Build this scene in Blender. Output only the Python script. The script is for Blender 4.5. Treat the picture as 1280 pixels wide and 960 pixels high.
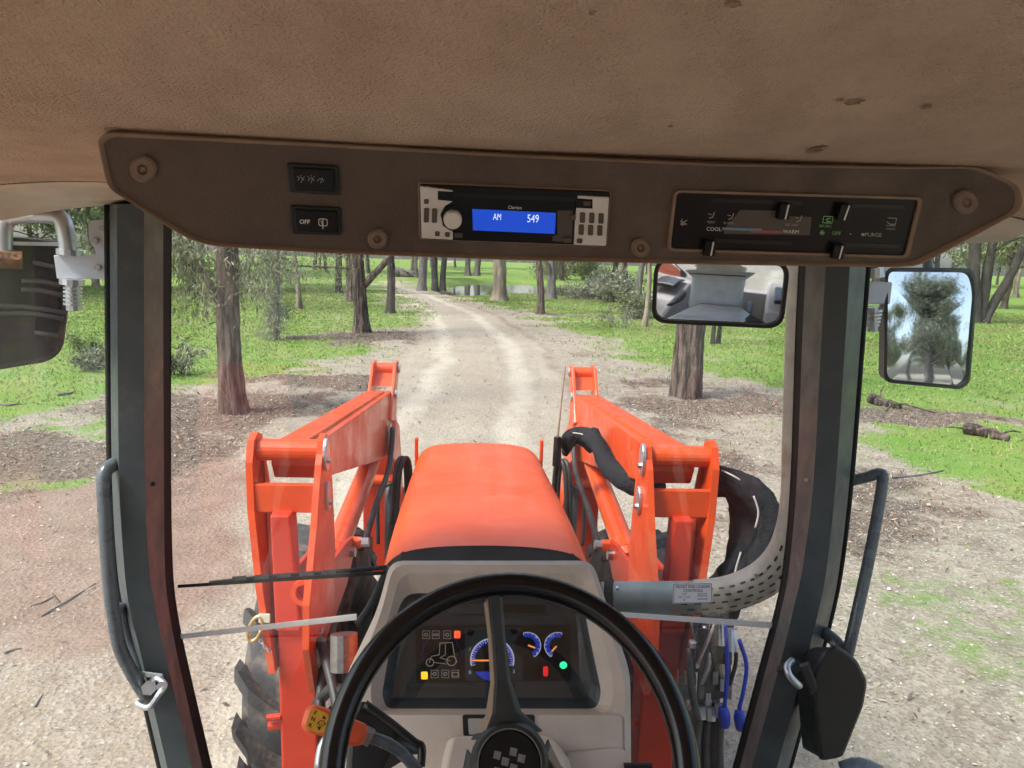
import bpy, bmesh, math, random
import numpy as np
from mathutils import Vector, Matrix
random.seed(7); rng = np.random.default_rng(7)
for _o in list(bpy.data.objects): bpy.data.objects.remove(_o)
scene = bpy.context.scene
col = scene.collection
R = math.radians

# ------------------------------------------------------------------ camera
F = 900.0                                   # focal length in pixels of the 1280x960 photograph
CAM = Vector((-0.02, 0.0, 2.25))
_Y = Vector((-36, 158, -F)).normalized()    # the tractor's heading seen from the camera
_r = R(1.2)
_Z = Vector((math.sin(_r), math.cos(_r), 0)); _Z = (_Z - _Y * _Z.dot(_Y)).normalized()
_X = _Y.cross(_Z)
RW = Matrix((_X, _Y, _Z))                   # camera -> world
cd = bpy.data.cameras.new('camera'); cam = bpy.data.objects.new('camera', cd); col.objects.link(cam)
cd.sensor_width = 36; cd.lens = 36 * F / 1280; cd.clip_start = 0.02; cd.clip_end = 2000
cam.matrix_world = Matrix.Translation(CAM) @ RW.to_4x4()
scene.camera = cam
# ------------------------------------------------------------------ light
SUN_EL, SUN_AZ = R(52), R(-115)             # azimuth measured from +Y towards +X: behind on the left
w = bpy.data.worlds.new('World'); scene.world = w; w.use_nodes = True
nt = w.node_tree; bg = nt.nodes['Background']
sky = nt.nodes.new('ShaderNodeTexSky'); sky.sky_type = 'NISHITA'; sky.sun_disc = False
sky.sun_elevation = SUN_EL; sky.sun_rotation = SUN_AZ; sky.dust_density = 3.0; sky.air_density = 1.0; sky.ozone_density = 1.0
hsv = nt.nodes.new('ShaderNodeHueSaturation'); hsv.inputs['Saturation'].default_value = 0.75
nt.links.new(sky.outputs[0], hsv.inputs['Color']); nt.links.new(hsv.outputs[0], bg.inputs['Color'])
bg.inputs['Strength'].default_value = 0.15
sd = bpy.data.lights.new('sun', 'SUN'); so = bpy.data.objects.new('sun', sd); col.objects.link(so)
sd.energy = 2.0; sd.angle = R(14); sd.color = (1.0, 0.965, 0.91)
sdir = Vector((math.sin(SUN_AZ) * math.cos(SUN_EL), math.cos(SUN_AZ) * math.cos(SUN_EL), math.sin(SUN_EL)))
so.rotation_euler = sdir.to_track_quat('Z', 'Y').to_euler(); so.location = (0, 0, 30)
vs = scene.view_settings; vs.view_transform = 'Standard'; vs.look = 'None'; vs.gamma = 1; vs.use_curve_mapping = False
vs.exposure = 1.25
scene.cycles.adaptive_threshold = 0.03; scene.cycles.max_bounces = 6; scene.cycles.diffuse_bounces = 4; scene.cycles.glossy_bounces = 3; scene.cycles.transparent_max_bounces = 12
scene.cycles.use_denoising = True; scene.cycles.sample_clamp_indirect = 6

# ------------------------------------------------------------------ measuring helpers
def ray(px, py):
    return RW @ Vector(((px - 640) / F, -(py - 480) / F, -1))
def P(px, py, Y):                            # the point that lies Y metres ahead on the sight line of a pixel
    d = ray(px, py); return CAM + d * (Y / d.y)
def G(px, py):                               # on the ground
    d = ray(px, py); return CAM + d * (-CAM.z / d.z)
class Pl:                                    # a flat working plane (panel, dashboard, steering wheel)
    def __init__(s, o, n):
        s.o = Vector(o); s.n = Vector(n).normalized()
        if s.n.dot(CAM - s.o) < 0: s.n = -s.n
    def __call__(s, px, py, off=0.0):
        d = ray(px, py); p = CAM + d * ((s.o - CAM).dot(s.n) / d.dot(s.n)); return p + s.n * off
def plane3(a, b, c, ):
    return Pl(a, (b - a).cross(c - a))

# ------------------------------------------------------------------ materials
MATS = {}
def pm(name, c1, c2=None, scale=20, rough=0.5, bump=0.0, metal=0.0, coat=0.0, bscale=None, emit=None, estr=0, spec=None, rvar=0.0, lo=0.35, hi=0.65, stretch=None, wear=None):
    m = bpy.data.materials.new(name); m.use_nodes = True; t = m.node_tree; b = t.nodes['Principled BSDF']
    b.inputs['Base Color'].default_value = (*c1, 1); b.inputs['Roughness'].default_value = rough; b.inputs['Metallic'].default_value = metal
    b.inputs['Coat Weight'].default_value = coat
    if spec is not None: b.inputs['Specular IOR Level'].default_value = spec
    if emit: b.inputs['Emission Color'].default_value = (*emit, 1); b.inputs['Emission Strength'].default_value = estr
    tc = t.nodes.new('ShaderNodeTexCoord'); src = tc.outputs['Object']
    if stretch:
        mp = t.nodes.new('ShaderNodeMapping'); mp.inputs['Scale'].default_value = stretch; t.links.new(src, mp.inputs[0]); src = mp.outputs[0]
    if c2 is not None:
        n = t.nodes.new('ShaderNodeTexNoise'); n.inputs['Scale'].default_value = scale; n.inputs['Detail'].default_value = 7; n.inputs['Roughness'].default_value = 0.62
        t.links.new(src, n.inputs['Vector'])
        r = t.nodes.new('ShaderNodeMapRange'); r.inputs[1].default_value = lo; r.inputs[2].default_value = hi; t.links.new(n.outputs['Fac'], r.inputs[0])
        mx = t.nodes.new('ShaderNodeMix'); mx.data_type = 'RGBA'; mx.inputs[6].default_value = (*c1, 1); mx.inputs[7].default_value = (*c2, 1)
        t.links.new(r.outputs[0], mx.inputs[0]); last = mx.outputs[2]
        if wear:
            n2 = t.nodes.new('ShaderNodeTexNoise'); n2.inputs['Scale'].default_value = wear[1]; n2.inputs['Detail'].default_value = 9; n2.inputs['Roughness'].default_value = 0.7
            t.links.new(src, n2.inputs['Vector'])
            r2 = t.nodes.new('ShaderNodeMapRange'); r2.inputs[1].default_value = wear[2]; r2.inputs[2].default_value = wear[3]; t.links.new(n2.outputs['Fac'], r2.inputs[0])
            m2 = t.nodes.new('ShaderNodeMix'); m2.data_type = 'RGBA'; m2.inputs[7].default_value = (*wear[0], 1)
            t.links.new(r2.outputs[0], m2.inputs[0]); t.links.new(last, m2.inputs[6]); last = m2.outputs[2]
        t.links.new(last, b.inputs['Base Color'])
        if rvar:
            rr = t.nodes.new('ShaderNodeMapRange'); rr.inputs[3].default_value = max(0.02, rough - rvar); rr.inputs[4].default_value = min(1, rough + rvar)
            t.links.new(r.outputs[0], rr.inputs[0]); t.links.new(rr.outputs[0], b.inputs['Roughness'])
    if bump:
        n3 = t.nodes.new('ShaderNodeTexNoise'); n3.inputs['Scale'].default_value = bscale or scale * 3; n3.inputs['Detail'].default_value = 4
        t.links.new(src, n3.inputs['Vector'])
        bp = t.nodes.new('ShaderNodeBump'); bp.inputs['Strength'].default_value = bump; bp.inputs['Distance'].default_value = 0.01
        t.links.new(n3.outputs['Fac'], bp.inputs['Height']); t.links.new(bp.outputs[0], b.inputs['Normal'])
    MATS[name] = m; return m
def colattr(name, rough=0.8, trans=0.0, spec=0.3):
    m = bpy.data.materials.new(name); m.use_nodes = True; t = m.node_tree; b = t.nodes['Principled BSDF']
    a = t.nodes.new('ShaderNodeAttribute'); a.attribute_name = 'col'; t.links.new(a.outputs['Color'], b.inputs['Base Color'])
    b.inputs['Roughness'].default_value = rough; b.inputs['Specular IOR Level'].default_value = spec
    if trans:
        tr = t.nodes.new('ShaderNodeBsdfTranslucent'); t.links.new(a.outputs['Color'], tr.inputs['Color'])
        mx = t.nodes.new('ShaderNodeMixShader'); mx.inputs[0].default_value = trans
        t.links.new(b.outputs[0], mx.inputs[1]); t.links.new(tr.outputs[0], mx.inputs[2]); t.links.new(mx.outputs[0], t.nodes['Material Output'].inputs[0])
    MATS[name] = m; return m
def glassmat(name, tint=(0.97, 0.985, 0.975), k=1.0, haze=0.0):
    m = bpy.data.materials.new(name); m.use_nodes = True; t = m.node_tree; t.nodes.remove(t.nodes['Principled BSDF'])
    tr = t.nodes.new('ShaderNodeBsdfTransparent'); tr.inputs[0].default_value = (*tint, 1)
    gl = t.nodes.new('ShaderNodeBsdfGlossy'); gl.inputs['Roughness'].default_value = 0.0
    ge = t.nodes.new('ShaderNodeNewGeometry'); dt = t.nodes.new('ShaderNodeVectorMath'); dt.operation = 'DOT_PRODUCT'
    t.links.new(ge.outputs['Normal'], dt.inputs[0]); t.links.new(ge.outputs['Incoming'], dt.inputs[1])
    def mth(op, a, b=None):
        x = t.nodes.new('ShaderNodeMath'); x.operation = op
        for i, v in enumerate((a, b)):
            if v is None: continue
            if isinstance(v, float): x.inputs[i].default_value = v
            else: t.links.new(v, x.inputs[i])
        return x.outputs[0]
    sch = mth('POWER', mth('SUBTRACT', 1.0, mth('ABSOLUTE', dt.outputs['Value'])), 5.0)      # Schlick, both faces of the pane
    ml = mth('MULTIPLY', mth('ADD', mth('MULTIPLY', sch, 0.90), 0.075), float(k))
    mx = t.nodes.new('ShaderNodeMixShader'); t.links.new(ml, mx.inputs[0]); t.links.new(tr.outputs[0], mx.inputs[1]); t.links.new(gl.outputs[0], mx.inputs[2])
    last = mx.outputs[0]
    if haze:                                  # a film of dust on the pane
        df = t.nodes.new('ShaderNodeBsdfTranslucent'); df.inputs[0].default_value = (0.72, 0.72, 0.70, 1)
        tc = t.nodes.new('ShaderNodeTexCoord'); n = t.nodes.new('ShaderNodeTexNoise'); n.inputs['Scale'].default_value = 9; n.inputs['Detail'].default_value = 8
        t.links.new(tc.outputs['Object'], n.inputs['Vector'])
        r = t.nodes.new('ShaderNodeMapRange'); r.inputs[1].default_value = 0.42; r.inputs[2].default_value = 0.75; r.inputs[3].default_value = haze * 0.25; r.inputs[4].default_value = haze; t.links.new(n.outputs['Fac'], r.inputs[0])
        m3 = t.nodes.new('ShaderNodeMixShader'); t.links.new(r.outputs[0], m3.inputs[0]); t.links.new(last, m3.inputs[1]); t.links.new(df.outputs[0], m3.inputs[2]); last = m3.outputs[0]
    t.links.new(last, t.nodes['Material Output'].inputs[0]); MATS[name] = m; return m

pm('headliner', (0.76, 0.565, 0.42), (0.63, 0.455, 0.33), 14, 0.95, 0.9, bscale=330, spec=0.1, lo=0.4, hi=0.7, wear=((0.20, 0.12, 0.07), 7, 0.70, 0.74))
pm('console_tan', (0.088, 0.064, 0.049), (0.135, 0.100, 0.078), 11, 0.62, 0.25, bscale=420, rvar=0.12, wear=((0.20, 0.155, 0.12), 4, 0.52, 0.74))
pm('trim_tan', (0.30, 0.21, 0.14), (0.24, 0.16, 0.105), 30, 0.5)
pm('roof_plastic', (0.62, 0.52, 0.40), (0.52, 0.42, 0.32), 8, 0.45, wear=((0.5, 0.25, 0.15), 6, 0.6, 0.7))
pm('rivet_tan', (0.23, 0.165, 0.12), (0.18, 0.12, 0.085), 60, 0.5)
pm('black_gloss', (0.006, 0.006, 0.007), (0.010, 0.010, 0.011), 30, 0.32, spec=0.3)
pm('black_plastic', (0.007, 0.009, 0.010), (0.013, 0.015, 0.016), 25, 0.42, rvar=0.1, wear=((0.04, 0.04, 0.038), 9, 0.62, 0.8))
pm('black_rubber', (0.007, 0.007, 0.007), (0.016, 0.016, 0.015), 30, 0.75, spec=0.25)
pm('seal_black', (0.003, 0.003, 0.003), (0.005, 0.005, 0.005), 30, 0.9, spec=0.05)
pm('silver_plastic', (0.84, 0.82, 0.78), (0.74, 0.72, 0.68), 30, 0.4)
pm('print_white', (0.85, 0.83, 0.78), rough=0.6)
pm('print_dim', (0.42, 0.39, 0.35), rough=0.6)
pm('print_green', (0.25, 0.62, 0.25), rough=0.6)
pm('print_blue', (0.20, 0.32, 0.45), rough=0.6)
pm('print_red', (0.45, 0.12, 0.13), rough=0.6)
pm('print_grey', (0.10, 0.085, 0.07), rough=0.5)
pm('lcd_blue', (0.005, 0.02, 0.12), rough=0.25, emit=(0.010, 0.065, 0.55), estr=0.42)
pm('lcd_text', (0.5, 0.6, 0.8), rough=0.5, emit=(0.62, 0.75, 1.0), estr=0.42)
pm('pillar_paint', (0.052, 0.066, 0.074), (0.072, 0.086, 0.092), 20, 0.45, rvar=0.12, wear=((0.13, 0.125, 0.115), 7, 0.58, 0.8))
pm('pillar_trim', (0.13, 0.122, 0.112), (0.098, 0.092, 0.086), 14, 0.55, rvar=0.12, wear=((0.25, 0.16, 0.12), 6, 0.58, 0.75))
pm('rail_paint', (0.085, 0.10, 0.115), (0.12, 0.135, 0.15), 25, 0.3, rvar=0.1)
pm('zinc', (0.62, 0.65, 0.68), (0.50, 0.53, 0.56), 40, 0.38, metal=0.85)
pm('bracket_grey', (0.60, 0.65, 0.72), (0.52, 0.57, 0.64), 20, 0.45)
pm('steel', (0.45, 0.45, 0.45), (0.33, 0.32, 0.31), 60, 0.33, metal=1.0)
pm('orange', (0.65, 0.072, 0.008), (0.55, 0.056, 0.006), 7, 0.40, 0.05, bscale=160, coat=0.15, rvar=0.12, wear=((0.46, 0.17, 0.09), 6, 0.56, 0.78))
pm('orange_bonnet', (0.65, 0.083, 0.013), (0.57, 0.067, 0.010), 5, 0.48, 0.03, bscale=260, coat=0.08, rvar=0.10, wear=((0.54, 0.17, 0.08), 9, 0.58, 0.85))  # paler copy of the loader orange, sky reflection put into its colour
pm('orange_red', (0.50, 0.036, 0.012), (0.42, 0.030, 0.010), 10, 0.42, wear=((0.3, 0.1, 0.06), 8, 0.62, 0.8))
pm('dash_beige', (0.55, 0.465, 0.395), (0.49, 0.41, 0.345), 22, 0.58, 0.12, bscale=500, rvar=0.06, wear=((0.30, 0.25, 0.20), 6, 0.62, 0.82))
pm('dash_dark', (0.022, 0.030, 0.038), (0.032, 0.042, 0.050), 30, 0.42, 0.08, bscale=500)
pm('wheel_black', (0.005, 0.005, 0.006), (0.007, 0.007, 0.008), 40, 0.22)
pm('spoke_grey', (0.018, 0.020, 0.022), (0.030, 0.030, 0.031), 40, 0.45)
pm('badge_silver', (0.22, 0.22, 0.22), (0.16, 0.16, 0.16), 80, 0.4, metal=0.3)
pm('gauge_black', (0.006, 0.006, 0.007), rough=0.35)
pm('gauge_blue', (0.02, 0.03, 0.25), rough=0.4, emit=(0.02, 0.05, 0.55), estr=0.16)
pm('halo_blue', (0.015, 0.025, 0.14), rough=0.5)
pm('gauge_white', (0.6, 0.62, 0.66), rough=0.5, emit=(0.5, 0.6, 0.9), estr=0.12)
pm('gauge_line', (0.55, 0.5, 0.42), rough=0.5)
pm('needle_orange', (0.8, 0.30, 0.10), rough=0.5, emit=(1.0, 0.35, 0.1), estr=0.25)
pm('lamp_red', (0.5, 0.03, 0.01), rough=0.4, emit=(1.0, 0.10, 0.03), estr=0.55)
pm('lamp_deepred', (0.3, 0.01, 0.01), rough=0.4, emit=(0.8, 0.01, 0.02), estr=0.35)
pm('lamp_amber', (0.6, 0.3, 0.01), rough=0.4, emit=(1.0, 0.50, 0.03), estr=0.55)
pm('lamp_green', (0.02, 0.5, 0.2), rough=0.4, emit=(0.03, 0.75, 0.32), estr=0.6)
pm('grip_orange', (0.82, 0.13, 0.035), (0.74, 0.10, 0.03), 20, 0.42)
pm('grip_label', (0.80, 0.40, 0.03), (0.70, 0.34, 0.03), 60, 0.5)
pm('exhaust_shield', (0.42, 0.38, 0.315), (0.31, 0.285, 0.24), 18, 0.55, metal=0.1, rvar=0.12, wear=((0.35, 0.22, 0.13), 9, 0.55, 0.72))
pm('exhaust_pipe', (0.25, 0.30, 0.30), (0.19, 0.23, 0.23), 18, 0.5, metal=0.25, wear=((0.30, 0.19, 0.12), 9, 0.58, 0.74))
pm('hose_sleeve', (0.012, 0.013, 0.015), (0.026, 0.027, 0.030), 60, 0.95, 0.6, spec=0.15, bscale=260)
pm('hose_rubber', (0.014, 0.014, 0.015), (0.035, 0.034, 0.033), 30, 0.5)
pm('blue_cap', (0.01, 0.04, 0.42), (0.01, 0.03, 0.32), 40, 0.45)
pm('sticker_white', (0.88, 0.89, 0.92), (0.82, 0.83, 0.88), 20, 0.55)
pm('print_black', (0.012, 0.013, 0.02), rough=0.6)
pm('tyre', (0.022, 0.023, 0.025), (0.045, 0.045, 0.045), 14, 0.8, 0.3, bscale=90, wear=((0.22, 0.17, 0.13), 6, 0.52, 0.75))
pm('engine_dark', (0.02, 0.018, 0.016), (0.06, 0.04, 0.03), 14, 0.6, 0.4, bscale=40)
pm('seat_cloth', (0.56, 0.58, 0.58), (0.46, 0.48, 0.48), 12, 0.9, 0.5, bscale=60)
pm('cab_grey', (0.42, 0.39, 0.36), (0.36, 0.33, 0.30), 12, 0.6)
pm('brass', (0.62, 0.46, 0.18), (0.52, 0.38, 0.14), 40, 0.35, metal=0.8)
pm('cream', (0.62, 0.68, 0.52), (0.5, 0.56, 0.42), 20, 0.5)
pm('seam_strip', (0.86, 0.85, 0.80), (0.74, 0.72, 0.66), 40, 0.4)
pm('mirror_back', (0.024, 0.018, 0.018), (0.040, 0.027, 0.024), 14, 0.8, 0.2, spec=0.2, bscale=60, wear=((0.16, 0.07, 0.04), 8, 0.6, 0.74))
pm('rib_grey', (0.10, 0.085, 0.078), (0.06, 0.048, 0.044), 14, 0.7)
pm('rust', (0.26, 0.11, 0.05), (0.10, 0.05, 0.03), 40, 0.9, 0.6)
pm('stain', (0.17, 0.10, 0.06), (0.42, 0.30, 0.22), 120, 0.95, spec=0.1)
pm('mirror_glass', (0.80, 0.86, 0.92), rough=0.03, metal=1.0)
pm('water', (0.035, 0.045, 0.03), rough=0.04, bump=0.12, bscale=6, spec=0.6)
BARKS = [pm('bark_brown', (0.026, 0.019, 0.016), (0.155, 0.115, 0.090), 15, 0.95, 1.0, bscale=26, stretch=(1, 1, 0.13), lo=0.42, hi=0.60, wear=((0.012, 0.010, 0.009), 5, 0.54, 0.62)),
         pm('bark_dark', (0.020, 0.017, 0.017), (0.060, 0.048, 0.044), 9, 0.95, 1.0, bscale=22, stretch=(1, 1, 0.16)),
         pm('bark_pale', (0.30, 0.25, 0.195), (0.15, 0.115, 0.09), 6, 0.9, 0.8, bscale=16, stretch=(1, 1, 0.25), wear=((0.12, 0.075, 0.05), 2.2, 0.52, 0.66)),
         pm('bark_grey', (0.17, 0.155, 0.145), (0.085, 0.075, 0.07), 8, 0.95, 0.9, bscale=20, stretch=(1, 1, 0.2))]
colattr('leaf', 0.55, 0.30); colattr('grass_blade', 0.7, 0.35); colattr('litter', 0.85)
for _n in ('sticker_white', 'seam_strip'):     # thin sheets that let daylight through from outside
    _t = MATS[_n].node_tree; _b = _t.nodes['Principled BSDF']; _tr = _t.nodes.new('ShaderNodeBsdfTranslucent'); _tr.inputs[0].default_value = (.92, .92, .9, 1)
    _m = _t.nodes.new('ShaderNodeMixShader'); _m.inputs[0].default_value = .55; _t.links.new(_b.outputs[0], _m.inputs[1]); _t.links.new(_tr.outputs[0], _m.inputs[2]); _t.links.new(_m.outputs[0], _t.nodes['Material Output'].inputs[0])
glassmat('glass', k=1.0, haze=0.03); glassmat('door_glass', tint=(0.93, 0.97, 0.95), k=0.45, haze=0.06); glassmat('lens', k=1.1, haze=0.0)

# ------------------------------------------------------------------ object helpers
OFF = {}
def tag(o, label=None, cat=None, group=None, kind=None):
    if label: o['label'] = label
    if cat: o['category'] = cat
    if group: o['group'] = group
    if kind: o['kind'] = kind
    return o
def root(name, loc, label, cat, group=None):
    o = bpy.data.objects.new(name, None); o.empty_display_size = 0.1; col.objects.link(o); o.location = loc
    OFF[o.name] = Vector(loc); return tag(o, label, cat, group)
def mk(name, V, Fc, m, parent=None, smooth=False, bevel=0.0, seg=2, sub=0):
    off = OFF.get(parent.name, Vector()) if parent else Vector()
    me = bpy.data.meshes.new(name); me.from_pydata([tuple(Vector(v) - off) for v in V], [], [tuple(f) for f in Fc]); me.update()
    if smooth: me.shade_smooth()
    me.materials.append(MATS[m] if isinstance(m, str) else m)
    o = bpy.data.objects.new(name, me); col.objects.link(o)
    if parent: o.parent = parent; OFF[o.name] = off
    else: OFF[o.name] = Vector()
    if bevel:
        b = o.modifiers.new('bevel', 'BEVEL'); b.width = bevel; b.segments = seg; b.limit_method = 'ANGLE'; b.angle_limit = R(35)
    if sub:
        s = o.modifiers.new('sub', 'SUBSURF'); s.levels = sub; s.render_levels = sub
    return o
class MB:
    def __init__(s): s.V = []; s.F = []
    def add(s, V, Fc):
        n = len(s.V); s.V += [Vector(v) for v in V]; s.F += [tuple(i + n for i in f) for f in Fc]; return s
    def loops(s, Ls, cap0=True, cap1=True, closed=False):
        n = len(Ls[0]); V = [v for L in Ls for v in L]; Fc = []
        m = len(Ls)
        for k in range(m if closed else m - 1):
            a, b = k * n, ((k + 1) % m) * n
            for i in range(n): j = (i + 1) % n; Fc.append((a + i, a + j, b + j, b + i))
        if not closed:
            if cap0: Fc.append(tuple(range(n))[::-1])
            if cap1: Fc.append(tuple((m - 1) * n + i for i in range(n)))
        return s.add(V, Fc)
    def box(s, c, size, rot=None):
        c = Vector(c); h = [x / 2 for x in size]; V = []
        for z in (-1, 1):
            for (x, y) in ((-1, -1), (1, -1), (1, 1), (-1, 1)):
                v = Vector((x * h[0], y * h[1], z * h[2])); V.append(c + (rot @ v if rot else v))
        return s.add(V, [(3, 2, 1, 0), (4, 5, 6, 7), (0, 1, 5, 4), (1, 2, 6, 5), (2, 3, 7, 6), (3, 0, 4, 7)])
    def hexa(s, q0, q1): return s.loops([q0, q1])
    def tube(s, pts, r, n=10, smoothp=0, cap=True):
        if smoothp: pts = crom(pts, smoothp)
        pts = [Vector(p) for p in pts]; m = len(pts); Ls = []
        rs = r if isinstance(r, (list, tuple)) else [r] * m
        if len(rs) != m: rs = list(np.interp(np.linspace(0, 1, m), np.linspace(0, 1, len(rs)), rs))
        up = None
        for k in range(m):
            t = (pts[min(k + 1, m - 1)] - pts[max(k - 1, 0)]).normalized()
            if up is None: up = t.orthogonal().normalized()
            up = (up - t * up.dot(t)).normalized(); sd_ = t.cross(up)
            Ls.append([pts[k] + (up * math.cos(a) + sd_ * math.sin(a)) * rs[k] for a in [2 * math.pi * i / n for i in range(n)]])
        return s.loops(Ls, cap, cap)
    def cyl(s, a, b, r, n=16): return s.tube([a, b], r, n)
    def mk(s, name, m, parent=None, **k): return mk(name, s.V, s.F, m, parent, **k)
def crom(pts, n):
    pts = [Vector(p) for p in pts]; out = []
    for i in range(len(pts) - 1):
        p0 = pts[max(i - 1, 0)]; p1 = pts[i]; p2 = pts[i + 1]; p3 = pts[min(i + 2, len(pts) - 1)]
        for k in range(n):
            t = k / n
            out.append(0.5 * ((2 * p1) + (p2 - p0) * t + (2 * p0 - 5 * p1 + 4 * p2 - p3) * t * t + (3 * p1 - p0 - 3 * p2 + p3) * t ** 3))
    out.append(pts[-1]); return out
def rnd(pts, r, seg=4):                      # round the corners of a 2-D polygon
    out = []; n = len(pts)
    for i in range(n):
        a, b, c = Vector(pts[i - 1]), Vector(pts[i]), Vector(pts[(i + 1) % n])
        rr = r[i] if isinstance(r, (list, tuple)) else r
        d1 = (a - b); d2 = (c - b); q = min(rr, d1.length * .45, d2.length * .45)
        p1 = b + d1.normalized() * q; p2 = b + d2.normalized() * q
        for k in range(seg + 1):
            t = k / seg; out.append(tuple((1 - t) ** 2 * p1 + 2 * t * (1 - t) * b + t * t * p2))
    return out
def slab(pl, pts, o0, o1): return MB().loops([[pl(*p, o0) for p in pts], [pl(*p, o1) for p in pts]])
def rect(x0, y0, x1, y1): return [(x0, y0), (x1, y0), (x1, y1), (x0, y1)]
def quadp(cx, cy, w_, h_, ang=0):
    c, s_ = math.cos(R(ang)), math.sin(R(ang))
    return [(cx + x * c - y * s_, cy + x * s_ + y * c) for x, y in ((-w_ / 2, -h_ / 2), (w_ / 2, -h_ / 2), (w_ / 2, h_ / 2), (-w_ / 2, h_ / 2))]
def circ(cx, cy, r, n=24, ry=None): return [(cx + r * math.cos(2 * math.pi * i / n), cy + (ry or r) * math.sin(2 * math.pi * i / n)) for i in range(n)]
def ringp(mb, pl, cx, cy, r0, r1, off, a0=0, a1=360, n=32):
    V = []; Fc = []
    for i in range(n + 1):
        a = R(a0 + (a1 - a0) * i / n)
        V += [pl(cx + r0 * math.cos(a), cy + r0 * math.sin(a), off), pl(cx + r1 * math.cos(a), cy + r1 * math.sin(a), off)]
        if i: Fc.append((2 * i - 2, 2 * i - 1, 2 * i + 1, 2 * i))
    mb.add(V, Fc)
def linep(mb, pl, pts, wd, off):
    for (a, b) in zip(pts[:-1], pts[1:]):
        d = Vector(b) - Vector(a); n = Vector((-d.y, d.x)).normalized() * wd / 2; e = d.normalized() * wd * .3
        A, B = Vector(a) - e, Vector(b) + e
        mb.add([pl(*(A + n), off), pl(*(B + n), off), pl(*(B - n), off), pl(*(A - n), off)], [(0, 1, 2, 3)])
def text(s, pl, cx, cy, hpx, m, parent, off=0.001, ang=0.0, name='lettering', wscale=1.0, align='CENTER', bold=0.0):
    cu = bpy.data.curves.new('t', 'FONT'); cu.body = s; cu.align_x = align; cu.align_y = 'CENTER'; cu.size = 1.0; cu.resolution_u = 3; cu.offset = bold
    tmp = bpy.data.objects.new('t', cu); me = bpy.data.meshes.new_from_object(tmp)
    bpy.data.objects.remove(tmp); bpy.data.curves.remove(cu)
    k = hpx / 0.70; c_, s_ = math.cos(R(ang)), math.sin(R(ang)); offp = OFF.get(parent.name, Vector())
    for v in me.vertices:
        x, y = v.co.x * k * wscale, -v.co.y * k
        v.co = pl(cx + x * c_ - y * s_, cy + x * s_ + y * c_, off) - offp
    me.materials.append(MATS[m]); me.name = name
    o = bpy.data.objects.new(name, me); col.objects.link(o); o.parent = parent; OFF[o.name] = offp; return o

# ================================================================== THE SETTING: ground, pond, trees
def vnoise(x, y, s, seed=0):
    x = np.asarray(x) * s + seed * 17.3; y = np.asarray(y) * s + seed * 9.1
    xi = np.floor(x).astype(np.int64); yi = np.floor(y).astype(np.int64); fx = x - xi; fy = y - yi
    fx = fx * fx * (3 - 2 * fx); fy = fy * fy * (3 - 2 * fy)
    def h(a, b):
        n = (a * 374761393 + b * 668265263 + seed * 144665) & 0x7fffffff
        n = ((n ^ (n >> 13)) * 1274126177) & 0x7fffffff
        return ((n ^ (n >> 16)) & 0xffff) / 65535.0
    return (h(xi, yi) * (1 - fx) + h(xi + 1, yi) * fx) * (1 - fy) + (h(xi, yi + 1) * (1 - fx) + h(xi + 1, yi + 1) * fx) * fy
def fbm(x, y, s, seed=0): return (vnoise(x, y, s, seed) * .5 + vnoise(x, y, s * 2.1, seed + 1) * .3 + vnoise(x, y, s * 4.3, seed + 2) * .2)
def sdist(x, y, poly):                       # signed distance, positive inside
    x = np.asarray(x, float); y = np.asarray(y, float); d = np.full(x.shape, 1e9); ins = np.zeros(x.shape, bool)
    n = len(poly)
    for i in range(n):
        ax, ay = poly[i]; bx, by = poly[(i + 1) % n]; ex, ey = bx - ax, by - ay
        t = np.clip(((x - ax) * ex + (y - ay) * ey) / (ex * ex + ey * ey + 1e-9), 0, 1)
        d = np.minimum(d, np.hypot(x - ax - t * ex, y - ay - t * ey))
        c = (ay > y) != (by > y); ins ^= c & (x < (bx - ax) * (y - ay) / (by - ay + 1e-12) + ax)
    return np.where(ins, d, -d)
def gp(px, py): g = G(px, py); return (g.x, g.y)
GR = [(-14, 150), gp(497, 351), gp(530, 362), gp(585, 374), gp(650, 392), gp(735, 425), gp(800, 456), gp(985, 492), gp(1080, 560), gp(1280, 628), (14, 3.2), (40, -6), (600, -60), (600, 700), (-14, 700)]
GL = [gp(480, 357), gp(497, 366), gp(523, 396), gp(518, 418), gp(440, 452), gp(330, 478), gp(215, 500), gp(0, 532), (-12, 5.2), (-60, -10), (-600, -60), (-600, 700), (-30, 700)]
RED = [gp(215, 560), gp(300, 600), gp(330, 720), gp(120, 830), gp(0, 780), (-6, 3.0), (-14, 4.5), gp(0, 575)]
LIT = [(gp(300, 508), 3.3, 1.9), (gp(470, 420), 2.7, 2.3), (gp(900, 508), 2.9, 1.4), (gp(80, 560), 3.0, 1.1), (gp(380, 520), 2.2, .9), (gp(1120, 520), 2.2, .7), (gp(690, 392), 3.5, 1.4), (gp(400, 480), 2.2, 1.0), (gp(720, 365), 6, 4), (gp(600, 365), 5, 3)]
POND = [gp(556, 360), gp(580, 367), gp(640, 364), gp(690, 367), gp(760, 372), gp(805, 374), gp(850, 366), gp(800, 357), gp(700, 352), gp(620, 348), gp(575, 350)]
ROAD = [gp(214, 640), gp(260, 596), gp(352, 550), gp(470, 488), gp(522, 430), gp(530, 404), gp(508, 379), gp(478, 361), gp(448, 352), gp(490, 349), gp(512, 357), gp(565, 371), gp(628, 394), gp(664, 420), gp(690, 452), gp(720, 500), gp(770, 570), (1.7, 5.0), (1.9, 2.5), (1.6, -8), (-2.2, -8), (-2.6, 2.5)]
def road_w(x, y):
    return np.clip(sdist(x, y, ROAD) / .7 + .5 + (fbm(x, y, 1.2, 51) - .5) * 1.6, 0, 1)
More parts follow.
